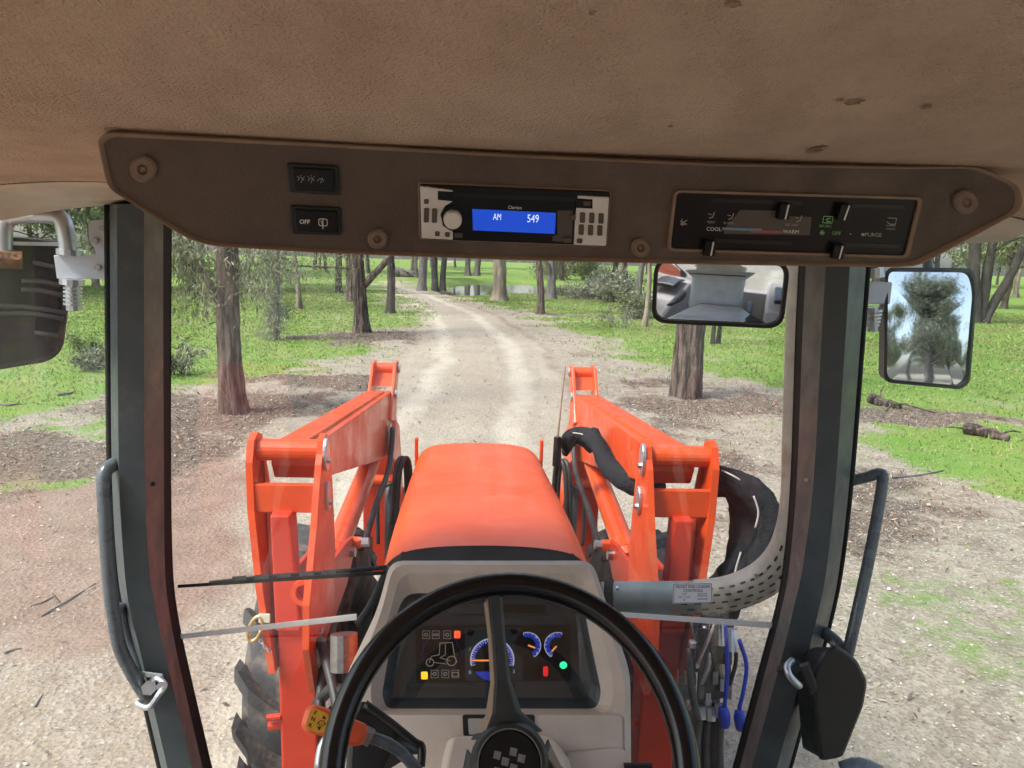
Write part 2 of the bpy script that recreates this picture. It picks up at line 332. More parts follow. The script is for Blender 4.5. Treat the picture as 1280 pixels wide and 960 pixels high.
CL = [(-.25, -8), (-.3, 2.5), (-.35, 5.5), gp(560, 560), gp(585, 500), gp(598, 450), gp(590, 418), gp(570, 394), gp(535, 375), gp(500, 362), gp(470, 354)]
def track_w(x, y):
    d = np.full(x.shape, 1e9); sg = np.zeros(x.shape)
    for (ax, ay), (bx, by) in zip(CL[:-1], CL[1:]):
        ex, ey = bx - ax, by - ay; t = np.clip(((x - ax) * ex + (y - ay) * ey) / (ex * ex + ey * ey), 0, 1); dd = np.hypot(x - ax - t * ex, y - ay - t * ey); s_ = np.sign(ex * (y - ay) - ey * (x - ax))
        m_ = dd < d; d = np.where(m_, dd, d); sg = np.where(m_, -s_, sg)
    d = d * sg + (fbm(x, y, .5, 71) - .5) * .5
    wheel = np.exp(-((np.abs(d) - .82) / .26) ** 2); rut = np.exp(-((d - 1.75) / .22) ** 2) * np.clip((y - 6) / 5, 0, 1) + .6 * np.exp(-((d + 1.9) / .3) ** 2)
    return wheel, np.clip(rut, 0, 1)
def zones(x, y):
    nz = (fbm(x, y, .8, 3) - .5); nf = (fbm(x, y, 2.6, 9) - .5)
    dist = np.hypot(x, y); k = np.clip(dist / 14, .5, 3)
    dg = np.maximum(sdist(x, y, GR), sdist(x, y, GL)) + nz * 2.0 * k + nf * .9
    g = np.clip(dg / (1.1 * k) + .35, 0, 1)
    patch = fbm(x, y, .45, 21) * .6 + fbm(x, y, 1.7, 5) * .4
    g = g * np.clip((patch - .26) * 7, .55, 1)
    # thin green flecks on the gravel verge right of the loader
    verge = np.clip((x - 1.5) / 1.4, 0, 1) * np.clip((fbm(x, y, 1.3, 31) - .47) * 3.0, 0, .43)
    vl = np.clip((-x - 2.2) / 1.5, 0, 1) * np.clip((y - 5.0) / 1.5, 0, 1) * np.clip((fbm(x, y, .8, 33) - .52) * 8, 0, 1) * .7
    g = np.maximum(g, np.maximum(verge, vl) * (dist < 25))
    l = np.zeros_like(x)
    for (c, a, b) in LIT:
        l = np.maximum(l, np.clip(1.25 - np.hypot((x - c[0]) / a, (y - c[1]) / b) + nz * 1.8 + nf * .9, 0, 1))
    bare = np.clip(.6 - dg / 1.2, 0, 1)
    l = np.maximum(l, bare * np.clip((x - 1.2) / 1.5, 0, 1) * np.clip(.20 + nz * 2.2, 0, .7) * (dist < 22))
    l = np.maximum(l, bare * np.clip((-x - 2.0) / 2.5, 0, 1) * np.clip(.15 + nz * 2.0, 0, .6) * (dist < 16))
    g = g * (1 - .92 * np.clip(l * 1.3 - .15, 0, 1) * (np.maximum(sdist(x, y, GR), sdist(x, y, GL)) > -3))
    l = l * (1 - .85 * road_w(x, y)); r = np.clip(sdist(x, y, RED) / 1.2 + .5 + nz * 1.2, 0, 1)
    return g, l, r
def hgt(x, y):
    d = np.hypot(x, y); a = np.clip((d - 9) / 25, 0, 1)
    h = (fbm(x, y, .12, 41) - .5) * .28 * a + (fbm(x, y, 1.3, 43) - .5) * .05
    pd = sdist(x, y, POND) + (fbm(x, y, .3, 8) - .5) * 2
    h = h - .75 * np.clip((pd + 1.6) / 2.2, 0, 1)
    return h
def hz(x, y): return float(hgt(np.array([x]), np.array([y]))[0])

n = 520; u = np.linspace(-1, 1, n)
gx = np.sinh(u * 6.2) / np.sinh(6.2) * 420; gy = np.sinh(np.linspace(-.72, 1, n) * 6.2) / np.sinh(6.2) * 420 + 3.0
XX, YY = np.meshgrid(gx, gy); xx = XX.ravel(); yy = YY.ravel()
zz = hgt(xx, yy) + np.where(np.hypot(xx, yy) < 22, (vnoise(xx, yy, 9, 61) - .5) * .020, 0)
me = bpy.data.meshes.new('ground')
idx = np.arange(n * n).reshape(n, n); q = np.stack([idx[:-1, :-1], idx[:-1, 1:], idx[1:, 1:], idx[1:, :-1]], -1).reshape(-1, 4)
def fill_mesh(me, V, q):
    k = q.shape[1]; me.vertices.add(len(V)); me.vertices.foreach_set('co', np.ascontiguousarray(V, np.float32).ravel())
    me.loops.add(q.size); me.loops.foreach_set('vertex_index', q.astype(np.int32).ravel())
    me.polygons.add(len(q)); me.polygons.foreach_set('loop_start', (np.arange(len(q)) * k).astype(np.int32))
    me.update(calc_edges=True)
def set_col(me, C, name='col'):
    a = me.color_attributes.new(name, 'FLOAT_COLOR', 'POINT'); a.data.foreach_set('color', np.ascontiguousarray(np.concatenate([C, np.ones((len(C), 1))], 1), np.float32).ravel())
fill_mesh(me, np.stack([xx, yy, zz], 1), q)
zg, zl, zr = zones(xx, yy); set_col(me, np.stack([zg, zl, zr], 1), 'zone'); tw, tr = track_w(xx, yy); set_col(me, np.stack([road_w(xx, yy), tw, tr], 1), 'road'); me.shade_smooth()
ground = bpy.data.objects.new('ground', me); col.objects.link(ground); tag(ground, kind='structure')
def ground_mat():
    m = bpy.data.materials.new('ground'); m.use_nodes = True; t = m.node_tree; L = t.links; b = t.nodes['Principled BSDF']; b.inputs['Roughness'].default_value = .95; b.inputs['Specular IOR Level'].default_value = .15
    tc = t.nodes.new('ShaderNodeTexCoord').outputs['Object']
    def noise(s, d=6, r=.6, st=None):
        n_ = t.nodes.new('ShaderNodeTexNoise'); n_.inputs['Scale'].default_value = s; n_.inputs['Detail'].default_value = d; n_.inputs['Roughness'].default_value = r
        v = tc
        if st: mp = t.nodes.new('ShaderNodeMapping'); mp.inputs['Scale'].default_value = st; L.new(tc, mp.inputs[0]); v = mp.outputs[0]
        L.new(v, n_.inputs['Vector']); return n_.outputs['Fac']
    def rng_(f, a, c, lo=0., hi=1.):
        r = t.nodes.new('ShaderNodeMapRange'); r.inputs[1].default_value = a; r.inputs[2].default_value = c; r.inputs[3].default_value = lo; r.inputs[4].default_value = hi; L.new(f, r.inputs[0]); return r.outputs[0]
    def mix(f, a, c):
        x = t.nodes.new('ShaderNodeMix'); x.data_type = 'RGBA'
        if isinstance(f, float): x.inputs[0].default_value = f
        else: L.new(f, x.inputs[0])
        for s_, v in ((6, a), (7, c)):
            if isinstance(v, tuple): x.inputs[s_].default_value = (*v, 1)
            else: L.new(v, x.inputs[s_])
        return x.outputs[2]
    def math_(op, a, c):
        x = t.nodes.new('ShaderNodeMath'); x.operation = op
        for s_, v in ((0, a), (1, c)):
            if isinstance(v, float): x.inputs[s_].default_value = v
            else: L.new(v, x.inputs[s_])
        x.use_clamp = op != 'SUBTRACT' and op != 'MULTIPLY'; return x.outputs[0]
    at = t.nodes.new('ShaderNodeAttribute'); at.attribute_name = 'zone'; sp = t.nodes.new('ShaderNodeSeparateColor'); L.new(at.outputs['Color'], sp.inputs[0]); zg, zl, zr = sp.outputs
    def soften(z, s, k):
        return rng_(math_('ADD', math_('MULTIPLY', z, 1.0), math_('MULTIPLY', math_('SUBTRACT', noise(s, 8, .72), .5), k)), .36, .64)
    vor = t.nodes.new('ShaderNodeTexVoronoi'); vor.inputs['Scale'].default_value = 32; L.new(tc, vor.inputs['Vector'])
    vor2 = t.nodes.new('ShaderNodeTexVoronoi'); vor2.inputs['Scale'].default_value = 75; L.new(tc, vor2.inputs['Vector'])
    gravel = mix(rng_(noise(.9, 9, .65), .34, .68), (.375, .335, .255), (.285, .247, .185))
    gravel = mix(rng_(noise(.35, 5, .6, (1, .35, 1)), .45, .66, 0, .6), gravel, (.30, .225, .16))
    gravel = mix(rng_(vor.outputs['Color'], .3, .95, 0, .5), gravel, (.48, .44, .385))
    gravel = mix(rng_(vor2.outputs['Distance'], .45, .9, 0, .75), gravel, (.20, .16, .125))
    red = mix(rng_(noise(2.2, 9, .65), .35, .65), (.285, .203, .155), (.205, .142, .106))
    red = mix(rng_(vor.outputs['Color'], .55, .98, 0, .4), red, (.36, .275, .21))
    rd = t.nodes.new('ShaderNodeAttribute'); rd.attribute_name = 'road'
    verge = mix(rng_(noise(3.5, 9, .68), .36, .66), (.325, .285, .22), (.205, .175, .132))
    verge = mix(rng_(vor.outputs['Color'], .45, .98, 0, .75), verge, (.44, .40, .325))
    verge = mix(rng_(vor2.outputs['Color'], .62, 1, 0, .7), verge, (.15, .12, .10))
    rs = t.nodes.new('ShaderNodeSeparateColor'); L.new(rd.outputs['Color'], rs.inputs[0])
    gravel = mix(rng_(math_('MULTIPLY', rs.outputs[1], noise(3, 6, .6)), .12, .5, 0, .7), gravel, (.47, .43, .345))
    gravel = mix(rng_(math_('MULTIPLY', rs.outputs[2], noise(2.4, 8, .7)), .18, .5, 0, .85), gravel, (.215, .16, .12))
    gravel = mix(soften(rs.outputs[0], 2.2, .7), verge, gravel)
    base = mix(soften(zr, 1.4, .8), gravel, red)
    lit = mix(rng_(noise(14, 8, .7), .36, .66), (.052, .041, .032), (.19, .15, .112))
    lit = mix(rng_(vor2.outputs['Color'], .55, 1, 0, .8), lit, (.30, .24, .185))
    base = mix(soften(zl, 6, 1.2), base, lit)
    gr = mix(rng_(noise(.8, 8, .68), .38, .62), (.135, .255, .042), (.22, .275, .075))
    gr = mix(rng_(noise(24, 6, .7), .40, .72), gr, (.08, .17, .025))
    gr = mix(rng_(noise(2.6, 9, .74), .50, .68, 0, .45), gr, (.25, .245, .11))
    base = mix(soften(zg, 5, 1.1), base, gr)
    L.new(base, b.inputs['Base Color'])
    hh = math_('ADD', math_('MULTIPLY', noise(28, 7, .7), .7), math_('MULTIPLY', vor.outputs['Distance'], .4))
    bp = t.nodes.new('ShaderNodeBump'); bp.inputs['Strength'].default_value = .8; bp.inputs['Distance'].default_value = .03; L.new(hh, bp.inputs['Height']); L.new(bp.outputs[0], b.inputs['Normal'])
    return m
me.materials.append(ground_mat())
pv = [(x, y, -.36) for x, y in [gp(540, 366), gp(700, 378), gp(870, 380), gp(880, 350), gp(700, 346), gp(560, 345)]]
tag(mk('pond', pv, [tuple(range(6))], 'water'), kind='structure')

# -------- loose stuff on the ground
def scatter(N, rmin, rmax, a0=-58, a1=62, pw=.55):
    a = np.radians(rng.uniform(a0, a1, N)); r = rmin + (rmax - rmin) * rng.random(N) ** (1 / pw * .5 + .0)
    return np.sin(a) * r, np.cos(a) * r
def keep_out(x, y): return ~((np.abs(x) < .95) & (y < 4.3))
def flat_bits(name, x, y, L, W, C, mat, label, cat, lift=.006, tilt=.5, curl=.0):
    N = len(x); yaw = rng.uniform(0, 2 * np.pi, N); tx = rng.normal(0, tilt, N); ty = rng.normal(0, tilt, N)
    dx = np.stack([np.cos(yaw), np.sin(yaw), tx], 1) * (L / 2)[:, None]; dy = np.stack([-np.sin(yaw), np.cos(yaw), ty], 1) * (W / 2)[:, None]
    z = hgt(x, y) + lift + np.abs(tx) * L / 2 + np.abs(ty) * W / 2
    c = np.stack([x, y, z], 1); top = np.array([0, 0, 1.0]) * (W * .35)[:, None]
    V = np.stack([c - dx, c - dy, c + dx, c + dy, c + top], 1).reshape(-1, 3)
    b = np.arange(N)[:, None] * 5; q = np.concatenate([b + np.array([[0, 1, 4]]), b + np.array([[1, 2, 4]]), b + np.array([[2, 3, 4]]), b + np.array([[3, 0, 4]])], 0)
    me = bpy.data.meshes.new(name); fill_mesh(me, V, q); set_col(me, np.repeat(C, 5, 0)); me.materials.append(MATS[mat])
    o = bpy.data.objects.new(name, me); col.objects.link(o); return tag(o, label, cat, kind='stuff')
def pal(N, cols, var=.18):
    C = np.array(cols)[rng.integers(0, len(cols), N)]; return np.clip(C * (1 + rng.normal(0, var, (N, 1))), .01, .9)
x, y = scatter(100000, 2.2, 13, pw=.75); k = keep_out(x, y); g_, l_, r_ = zones(x, y); k &= rng.random(len(x)) < np.clip(1.15 - g_ * 1.1 - .85 * r_ - .75 * ((x < 1.3) & (x > -2.5)), .05, 1); x, y = x[k], y[k]
L = rng.lognormal(-4.35, .38, len(x)).clip(.007, .032)
flat_bits('gravel_stones', x, y, L, L * rng.uniform(.5, .95, len(x)), pal(len(x), [(.40, .365, .32), (.45, .42, .365), (.29, .25, .21), (.34, .275, .22), (.20, .17, .145)]), 'litter', 'loose pale gravel stones scattered over the track', 'gravel', .002, .25)
x, y = scatter(90000, 2.4, 24, pw=.7); k = keep_out(x, y); g_, l_, r_ = zones(x, y); k &= rng.random(len(x)) < np.clip(l_ * 1.2 + .03 - .4 * g_, .012, 1); x, y = x[k], y[k]
L = rng.uniform(.022, .062, len(x)) * (1 + np.hypot(x, y) * .03)
flat_bits('leaf_litter', x, y, L, L * rng.uniform(.16, .32, len(x)), pal(len(x), [(.22, .155, .11), (.31, .25, .20), (.13, .095, .075), (.17, .12, .085), (.26, .15, .10), (.34, .29, .24)]), 'litter', 'dry brown leaves and bark chips lying under the trees', 'leaf litter', .004, .45)
# grass blades
def blades(name, N, rmin, rmax, hgt0, label):
    x, y = scatter(N, rmin, rmax, pw=.8); k = keep_out(x, y); g_, l_, r_ = zones(x, y); k &= rng.random(len(x)) < g_ ** 1.3; x, y = x[k], y[k]; N = len(x)
    d = np.hypot(x, y); h = hgt0 * rng.lognormal(0, .35, N) * (1 + .012 * d); w_ = .004 + .0010 * d
    yaw = rng.uniform(0, 6.28, N); b = np.stack([x, y, hgt(x, y) - .01], 1); s_ = np.stack([np.cos(yaw), np.sin(yaw), np.zeros(N)], 1) * w_[:, None]
    tip = b + np.stack([rng.normal(0, .45, N), rng.normal(0, .45, N), np.ones(N)], 1) * h[:, None]
    V = np.stack([b - s_, b + s_, tip], 1).reshape(-1, 3); q = np.arange(3 * N).reshape(-1, 3)
    C = pal(N, [(.14, .25, .045), (.18, .29, .06), (.22, .27, .075), (.11, .19, .04), (.30, .28, .13)], .2) * 1.22 * (.8 + .4 * vnoise(x, y, .5, 77))[:, None]; dry = np.clip((fbm(x, y, 1.1, 87) - .52) * 5, 0, .6)[:, None]; C = C * (1 - dry) + np.array([.30, .26, .13]) * dry
    me = bpy.data.meshes.new(name); fill_mesh(me, V, q); set_col(me, np.repeat(C, 3, 0)); me.materials.append(MATS['grass_blade'])
    o = bpy.data.objects.new(name, me); col.objects.link(o); tag(o, label, 'grass', kind='stuff')
blades('grass', 420000, 5.5, 48, .032, 'short bright green grass growing between the trees')

# -------- trees
LEAFC = [[(.15, .19, .085), (.20, .235, .115), (.25, .27, .15), (.12, .15, .07), (.30, .29, .17)],
         [(.19, .205, .135), (.25, .26, .19), (.31, .315, .24), (.14, .155, .10)],
         [(.15, .22, .06), (.22, .29, .09), (.29, .34, .13), (.12, .17, .05)]]
def leaves(cl, rad, per, L, W, pal_i, hang=.55):
    cl = np.asarray(cl, float); N = len(cl) * per; c = np.repeat(cl, per, 0); rr = np.repeat(np.broadcast_to(rad, (len(cl),)), per)
    p = c + rng.normal(0, .5, (N, 3)) * rr[:, None] * np.array([1, 1, .75])
    d = rng.normal(0, 1, (N, 3)); d[:, 2] -= hang * 2; d /= np.linalg.norm(d, axis=1)[:, None]
    s_ = np.cross(d, rng.normal(0, 1, (N, 3))); s_ /= np.linalg.norm(s_, axis=1)[:, None] + 1e-9
    l = L * rng.uniform(.6, 1.4, N)[:, None]; w_ = W * rng.uniform(.7, 1.3, N)[:, None]
    V = np.stack([p, p + d * l * .45 + s_ * w_ * .5, p + d * l, p + d * l * .45 - s_ * w_ * .5], 1).reshape(-1, 3)
    C = pal(N, LEAFC[pal_i], .2) * np.repeat(rng.uniform(.75, 1.25, len(cl)), per)[:, None]
    return V, np.repeat(C, 4, 0)
def crown_mesh(name, V, C):
    me = bpy.data.meshes.new(name); fill_mesh(me, V, np.arange(len(V)).reshape(-1, 4)); set_col(me, C); me.materials.append(MATS['leaf']); return me
def limb(mb, p0, d, ln, r0, r1, segs=7, wob=.10, droop=0., n_=7):
    pts = [Vector(p0)]; d = Vector(d).normalized()
    for i in range(segs):
        d = (d + Vector((random.gauss(0, wob), random.gauss(0, wob), random.gauss(0, wob) - droop))).normalized(); pts.append(pts[-1] + d * ln / segs)
    mb.tube(pts, [r0 + (r1 - r0) * (i / segs) ** .8 for i in range(segs + 1)], n_); return pts, d
def trunk_pts(base, H, lean, wob, kink=0):
    pts = []; ph = random.uniform(0, 6)
    for i in range(15):
        t = (i / 14) ** 1.5; z = -.2 + t * H
        pts.append(base + Vector((lean[0] * z + wob * math.sin(z * .9 + ph) * min(1, z / 2 + .1), lean[1] * z + wob * math.cos(z * .8 + ph) * min(1, z / 2 + .1), z)))
    return pts
def tree(name, label, base, r, H, lean=(0, 0), bark=0, wob=.06, forks=(), crown=(60, 110), leafsize=(.11, .024), pal_i=0, low=(), group=None, cat='tree', clearh=.35, flare=1.45, limbs=9, spread=.34, stems=None):
    base = Vector((base[0], base[1], hz(base[0], base[1]))); o = root(name, base, label, cat, group)
    mb = MB(); cl = []
    allstems = stems or [((0, 0), lean, r, H)]
    for (dx, dy), ln_, rr, hh in allstems:
        pts = trunk_pts(base + Vector((dx, dy, 0)), hh, ln_, wob)
        big = rr > .13
        if big: pts = crom(pts, 5)
        m_ = len(pts); rs = []
        for p in pts:
            z = p.z - base.z; rs.append(rr * (1 - .68 * max(0, z) / hh) * (1 + (flare - 1) * math.exp(-max(0, z) / .28)))
        n0 = len(mb.V); mb.tube(pts, rs, 40 if big else 14)
        for v in mb.V[n0:]:
            a = math.atan2(v.y - base.y - dy, v.x - base.x - dx); ax = Vector((math.cos(a), math.sin(a), 0))
            v += ax * rr * (.07 * math.sin(a * 5 + v.z * 1.3) + .05 * math.sin(a * 3 - v.z * 2.1) + random.uniform(-.04, .04) + (.075 * math.sin(a * 17 + 2.2 * math.sin(v.z * 1.7) + 1.3 * math.sin(a * 4)) * (.6 + .4 * math.sin(v.z * 5 + a * 6)) if big else 0))
        for k in range(max(3, limbs // len(allstems))):
            t = clearh + (1 - clearh) * (k + random.random()) / max(3, limbs // len(allstems)); z = t * hh
            j = min(m_ - 2, max(i for i in range(m_) if pts[i].z - base.z <= z + .01)); f = (z - (pts[j].z - base.z)) / max(1e-3, pts[j + 1].z - pts[j].z); p = pts[j].lerp(pts[j + 1], min(1, max(0, f)))
            a = random.uniform(0, 6.28); d = Vector((math.cos(a), math.sin(a), random.uniform(.35, 1.0)))
            ll = hh * spread * random.uniform(.7, 1.2) * (1.25 - .6 * t)
            lp, _ = limb(mb, p, d, ll, rr * .34 * (1.2 - t), .015, 7, .13)
            cl += [lp[-1], lp[-2], lp[-3].lerp(lp[-2], .5)]
            for q_ in range(3):
                s0 = lp[random.randint(3, 6)]; sp_, _ = limb(mb, s0, Vector((random.gauss(0, 1), random.gauss(0, 1), random.uniform(-.1, .6))), ll * .4, rr * .08, .008, 4, .15, n_=5); cl += [sp_[-1], sp_[-2]]
    for (h0, d, ln, r0) in forks:            # limbs seen in the photograph
        z = h0; p = base + Vector((lean[0] * z, lean[1] * z, z)); lp, dd = limb(mb, p, d, ln, r0, r0 * .35, 9, .10, n_=10); cl += [lp[-1], lp[-2]]
    mk('trunk', mb.V, mb.F, BARKS[bark], o, smooth=True)
    cl = [Vector(c) for c in cl]
    if crown[0] < len(cl): cl = random.sample(cl, crown[0])
    V, C = leaves([c - base for c in cl], H * .075 + .25, crown[1], leafsize[0], leafsize[1], pal_i)
    for (c, rad, nn) in low:
        v2, c2 = leaves([Vector(c) - base], rad, nn, leafsize[0], leafsize[1], pal_i, .9); V = np.concatenate([V, v2]); C = np.concatenate([C, c2])
    co = bpy.data.objects.new('crown', crown_mesh('crown', V, C)); col.objects.link(co); co.parent = o
    return o
def up(px, py, g):                           # point above pixel on the upright plane through ground point g (same distance ahead)
    return P(px, py, g.y)
def width(px, g): return px * g.y / F
T = 'park trees'
g1 = G(291, 516); lo1 = [(up(px, py, g1) + Vector((random.gauss(0, .3), random.gauss(0, .6), 0)), .5, 230) for px, py in [(228, 325), (240, 305), (252, 330), (225, 360), (262, 352), (300, 318), (318, 330), (240, 345), (220, 310), (265, 322), (232, 378)]]
tree('gum_tree', 'thick brown trunk rising left of the track, nearest tree beside the loader arm', g1, width(14.6, g1), 14, (-.025, .03), 0, .03, forks=[(1.35, (-.55, .2, .75), 2.6, .065)], low=lo1, flare=1.3)
g2 = G(452, 416); tree('gum_tree', 'forked brown tree standing in leaf litter at the left edge of the track', g2, width(8.5, g2), 10, (-.03, 0), 0, .05, forks=[(1.25, (.75, 0, 1.0), 3.2, .12), (1.9, (-.6, .1, .9), 3, .09), (1.8, (-.95, 0, .12), 2.8, .04)], clearh=.5, low=[(up(470, 322, g2), .8, 160), (up(430, 318, g2), .9, 220), (up(408, 330, g2), .9, 200), (up(395, 322, g2), .8, 180), (up(420, 342, g2), .6, 120)])
g3 = G(487, 391); tree('gum_tree', 'slim dark leaning trunk right at the inner bend of the track', g3, width(5, g3), 11, (.03, 0), 1, .10, clearh=.5)
g4 = G(527, 362); tree('gum_tree', 'grey trunk leaning right just past the bend of the track', g4, width(5, g4), 13, (.07, 0), 3, .06, clearh=.4)
g5 = G(548, 359); tree('gum_tree', 'dark twin-stemmed tree on the grass beyond the bend', g5, .3, 14, (0, 0), 1, .05, clearh=.4, stems=[((-.26, 0), (-.012, 0), .24, 14), ((.30, .1), (.03, 0), .22, 13)])
g6 = G(624, 376); tree('gum_tree', 'stout pale-barked tree with a scarred dark base in mid picture', g6, width(8, g6), 15, (.02, 0), 2, .10, clearh=.4, flare=1.6)
g7 = G(675, 391); tree('gum_tree', 'thin curved dark trunk at the right edge of the track', g7, width(4.4, g7), 9, (0, 0), 0, .14, clearh=.45)
g8 = G(689, 374); tree('gum_tree', 'pale grey forked tree just behind the thin curved trunk', g8, width(5.5, g8), 12, (.03, 0), 3, .08, forks=[(1.0, (-.4, 0, 1), 3, .16)], clearh=.4)
g9 = G(858, 496); tree('gum_tree', 'thick rough trunk directly under the interior mirror', g9, width(18.5, g9), 15, (.005, .01), 0, .03, clearh=.4, flare=1.12)
g10 = G(806, 406); tree('gum_tree', 'slender pale trunk just left of the interior mirror', g10, width(3.2, g10), 9, (.02, 0), 2, .08, clearh=.45)
g11 = G(797, 384); tree('gum_tree', 'dark slender trunk behind the slender pale one by the mirror', g11, width(4, g11), 12, (.06, 0), 3, .08, clearh=.4)
g12 = G(783, 376); tree('gum_tree', 'thin brown sapling in the scrub near the pond', g12, width(2.6, g12), 7, (-.06, 0), 0, .10, clearh=.4)
g13 = G(893, 431); tree('sapling', 'pair of thin stems just right of the thick trunk under the mirror', g13, .05, 7, (0, 0), 1, .05, clearh=.5, stems=[((-.06, 0), (-.01, 0), .055, 7), ((.15, .15), (.02, 0), .06, 7.5)], limbs=6)
g14 = G(965, 398); tree('sapling', 'thin pale crooked stem close to the exhaust stack', g14, width(3, g14), 7, (-.05, 0), 3, .10, clearh=.35)
g15 = G(1222, 404); tree('gum_tree', 'dark many-stemmed tree behind the right wing mirror', g15, .35, 11, (0, 0), 1, .10, clearh=.25, stems=[((-.25, 0), (-.06, 0), .24, 10), ((.05, .1), (.09, 0), .22, 11), ((.25, 0), (.42, .05), .20, 9), ((-.05, .3), (-.12, .05), .12, 8)])
g16 = G(1268, 372); tree('gum_tree', 'bleached pale tree at the far right edge', g16, .22, 10, (.10, 0), 2, .14, clearh=.2, stems=[((0, 0), (.12, 0), .2, 10), ((.3, 0), (-.22, 0), .15, 9)])
g17 = G(438, 376); tree('gum_tree', 'brown trunk behind the forked tree on the left', g17, width(5.5, g17), 12, (-.02, 0), 0, .06, clearh=.4)
g18 = G(423, 366); tree('gum_tree', 'thin dark trunk furthest left behind the forked tree', g18, width(4, g18), 12, (0, 0), 1, .05, clearh=.4)
g19 = G(345, 424); lo19 = [(up(px, py, g19) + Vector((random.gauss(0, .2), random.gauss(0, .3), 0)), .38, 300) for px, py in [(345, 318), (330, 325), (362, 322), (340, 345), (357, 345), (325, 350), (350, 368), (342, 385), (368, 340), (348, 402), (312, 345), (318, 330), (338, 365), (352, 390), (344, 415)]]
tree('weeping_tree', 'small weeping tree with hanging grey-green foliage on the left lawn', g19, width(3.5, g19), 6, (.02, 0), 3, .06, low=lo19, clearh=.5, pal_i=1, crown=(40, 120))
g20 = G(374, 387); tree('gum_tree', 'slender white-barked tree behind the weeping tree', g20, width(3.2, g20), 11, (-.03, 0), 2, .10, clearh=.3, low=[(up(px, py, g20), 1.0, 260) for px, py in [(380, 325), (395, 335), (385, 350), (365, 335), (405, 320)]])
g21 = G(590, 345); tree('gum_tree', 'twin grey trunk across the grass in the far middle', g21, .4, 14, (0, 0), 3, .06, clearh=.35, stems=[((-.5, 0), (-.05, 0), .34, 13), ((.55, 0), (.06, 0), .36, 14)])
# tree standing behind the tractor, seen in the right wing mirror
tree('gum_tree', 'big leafy tree behind the tractor reflected in the right wing mirror', Vector((16, -30, 0)), .42, 12.5, (0, 0), 3, .1, clearh=.14, crown=(200, 210), leafsize=(.32, .11), limbs=30, spread=.36, pal_i=1)
tree('gum_tree', 'smaller tree behind the tractor low in the right wing mirror', Vector((21, -34, 0)), .3, 9, (0, 0), 1, .1, clearh=.2, crown=(70, 220), leafsize=(.26, .075), limbs=12)
# far woodland
protos = []
for k in range(4):
    protos.append(tree('far_tree', 'distant grey-green gum tree in the wood along the skyline', Vector((0, 0, 0)), .26, 12 + k, (.02 * (k - 1.5), 0), (0, 3, 3, 2)[k], .12, clearh=.22, crown=(70, 130), leafsize=(.42, .14), pal_i=(0, 1, 2, 0)[k], limbs=14, group='far wood'))
used = [False] * 4
def far_copy(k, x, y, s):
    p = protos[k]
    if not used[k]: used[k] = True; r = p
    else:
        r = p.copy(); col.objects.link(r)
        for ch in p.children: c = ch.copy(); col.objects.link(c); c.parent = r
    r.location = (x, y, hz(x, y)); r.rotation_euler.z = random.uniform(0, 6.28); r.scale = (s, s, s * random.uniform(.85, 1.15))
for i in range(85):
    a = R(random.uniform(-50, 50)); d = random.uniform(66, 170); x_, y_ = math.sin(a) * d, math.cos(a) * d
    if float(sdist(np.array([x_]), np.array([y_]), POND)[0]) > -2: continue
    far_copy(random.randrange(4), x_, y_, random.uniform(.7, 1.15))
for i in range(9):
    a = R(random.uniform(-60, -18)); d = random.uniform(34, 60); far_copy(random.randrange(4), math.sin(a) * d, math.cos(a) * d, random.uniform(.55, .9))
for i in range(8):
    a = R(random.uniform(20, 60)); d = random.uniform(38, 62); far_copy(random.randrange(4), math.sin(a) * d, math.cos(a) * d, random.uniform(.6, .9))
for i in range(40):
    a = R(random.uniform(95, 265)); d = random.uniform(48, 110); far_copy(random.randrange(4), math.sin(a) * d, math.cos(a) * d, random.uniform(.7, 1.0))
# -------- shrubs, logs, sticks
def shrub(label, g, rad, h, n_, pal_i, per=60, ls=(.12, .03), name='shrub'):
    base = Vector((g[0], g[1], hz(g[0], g[1]))); o = root(name, base, label, 'shrub'); mb = MB(); cl = []
    for i in range(n_):
        a = random.uniform(0, 6.28); lp, _ = limb(mb, base + Vector((random.gauss(0, rad * .2), random.gauss(0, rad * .2), -.05)), Vector((math.cos(a) * .8, math.sin(a) * .8, random.uniform(.6, 1.6))), h * random.uniform(.7, 1.2), .014 * h + .006, .003, 5, .18, n_=5)
        cl += lp[2:]
    mb.mk('stem', BARKS[3], o, smooth=True); V, C = leaves([c - base for c in cl], rad * .28, per, ls[0], ls[1], pal_i, .3)
    c = bpy.data.objects.new('foliage', crown_mesh('foliage', V, C)); col.objects.link(c); c.parent = o
shrub('grey-green leafy shrub seen just inside the left windscreen edge', G(232, 468), .42, .75, 7, 1, 26)
shrub('small grey shrub on the lawn beside the left pillar', G(126, 462), .4, .5, 6, 1, 26)
shrub('low olive shrub on the lawn below the left wing mirror', G(108, 440), .45, .45, 6, 2, 26)
shrub('broad grey-green bush on the near bank of the pond', G(770, 378), 2.4, 2.0, 16, 1, 70, (.2, .06))
shrub('dull bush between the pond and the thin trunks', G(740, 374), 1.8, 1.3, 14, 1, 60, (.2, .06))
shrub('scrubby bush on the right bank under the slender trunk', G(800, 396), 1.2, 1.1, 12, 0, 60, (.16, .045))
shrub('faint thin shrub in the grass right of the track', G(772, 408), .7, .9, 6, 1, 18)
shrub('tall scrub on the far bank of the pond', G(700, 349), 3.2, 3.2, 16, 0, 80, (.3, .09))
shrub('pale scrub on the far bank right of the pale trunk', G(735, 350), 3.0, 2.6, 14, 2, 80, (.3, .09))
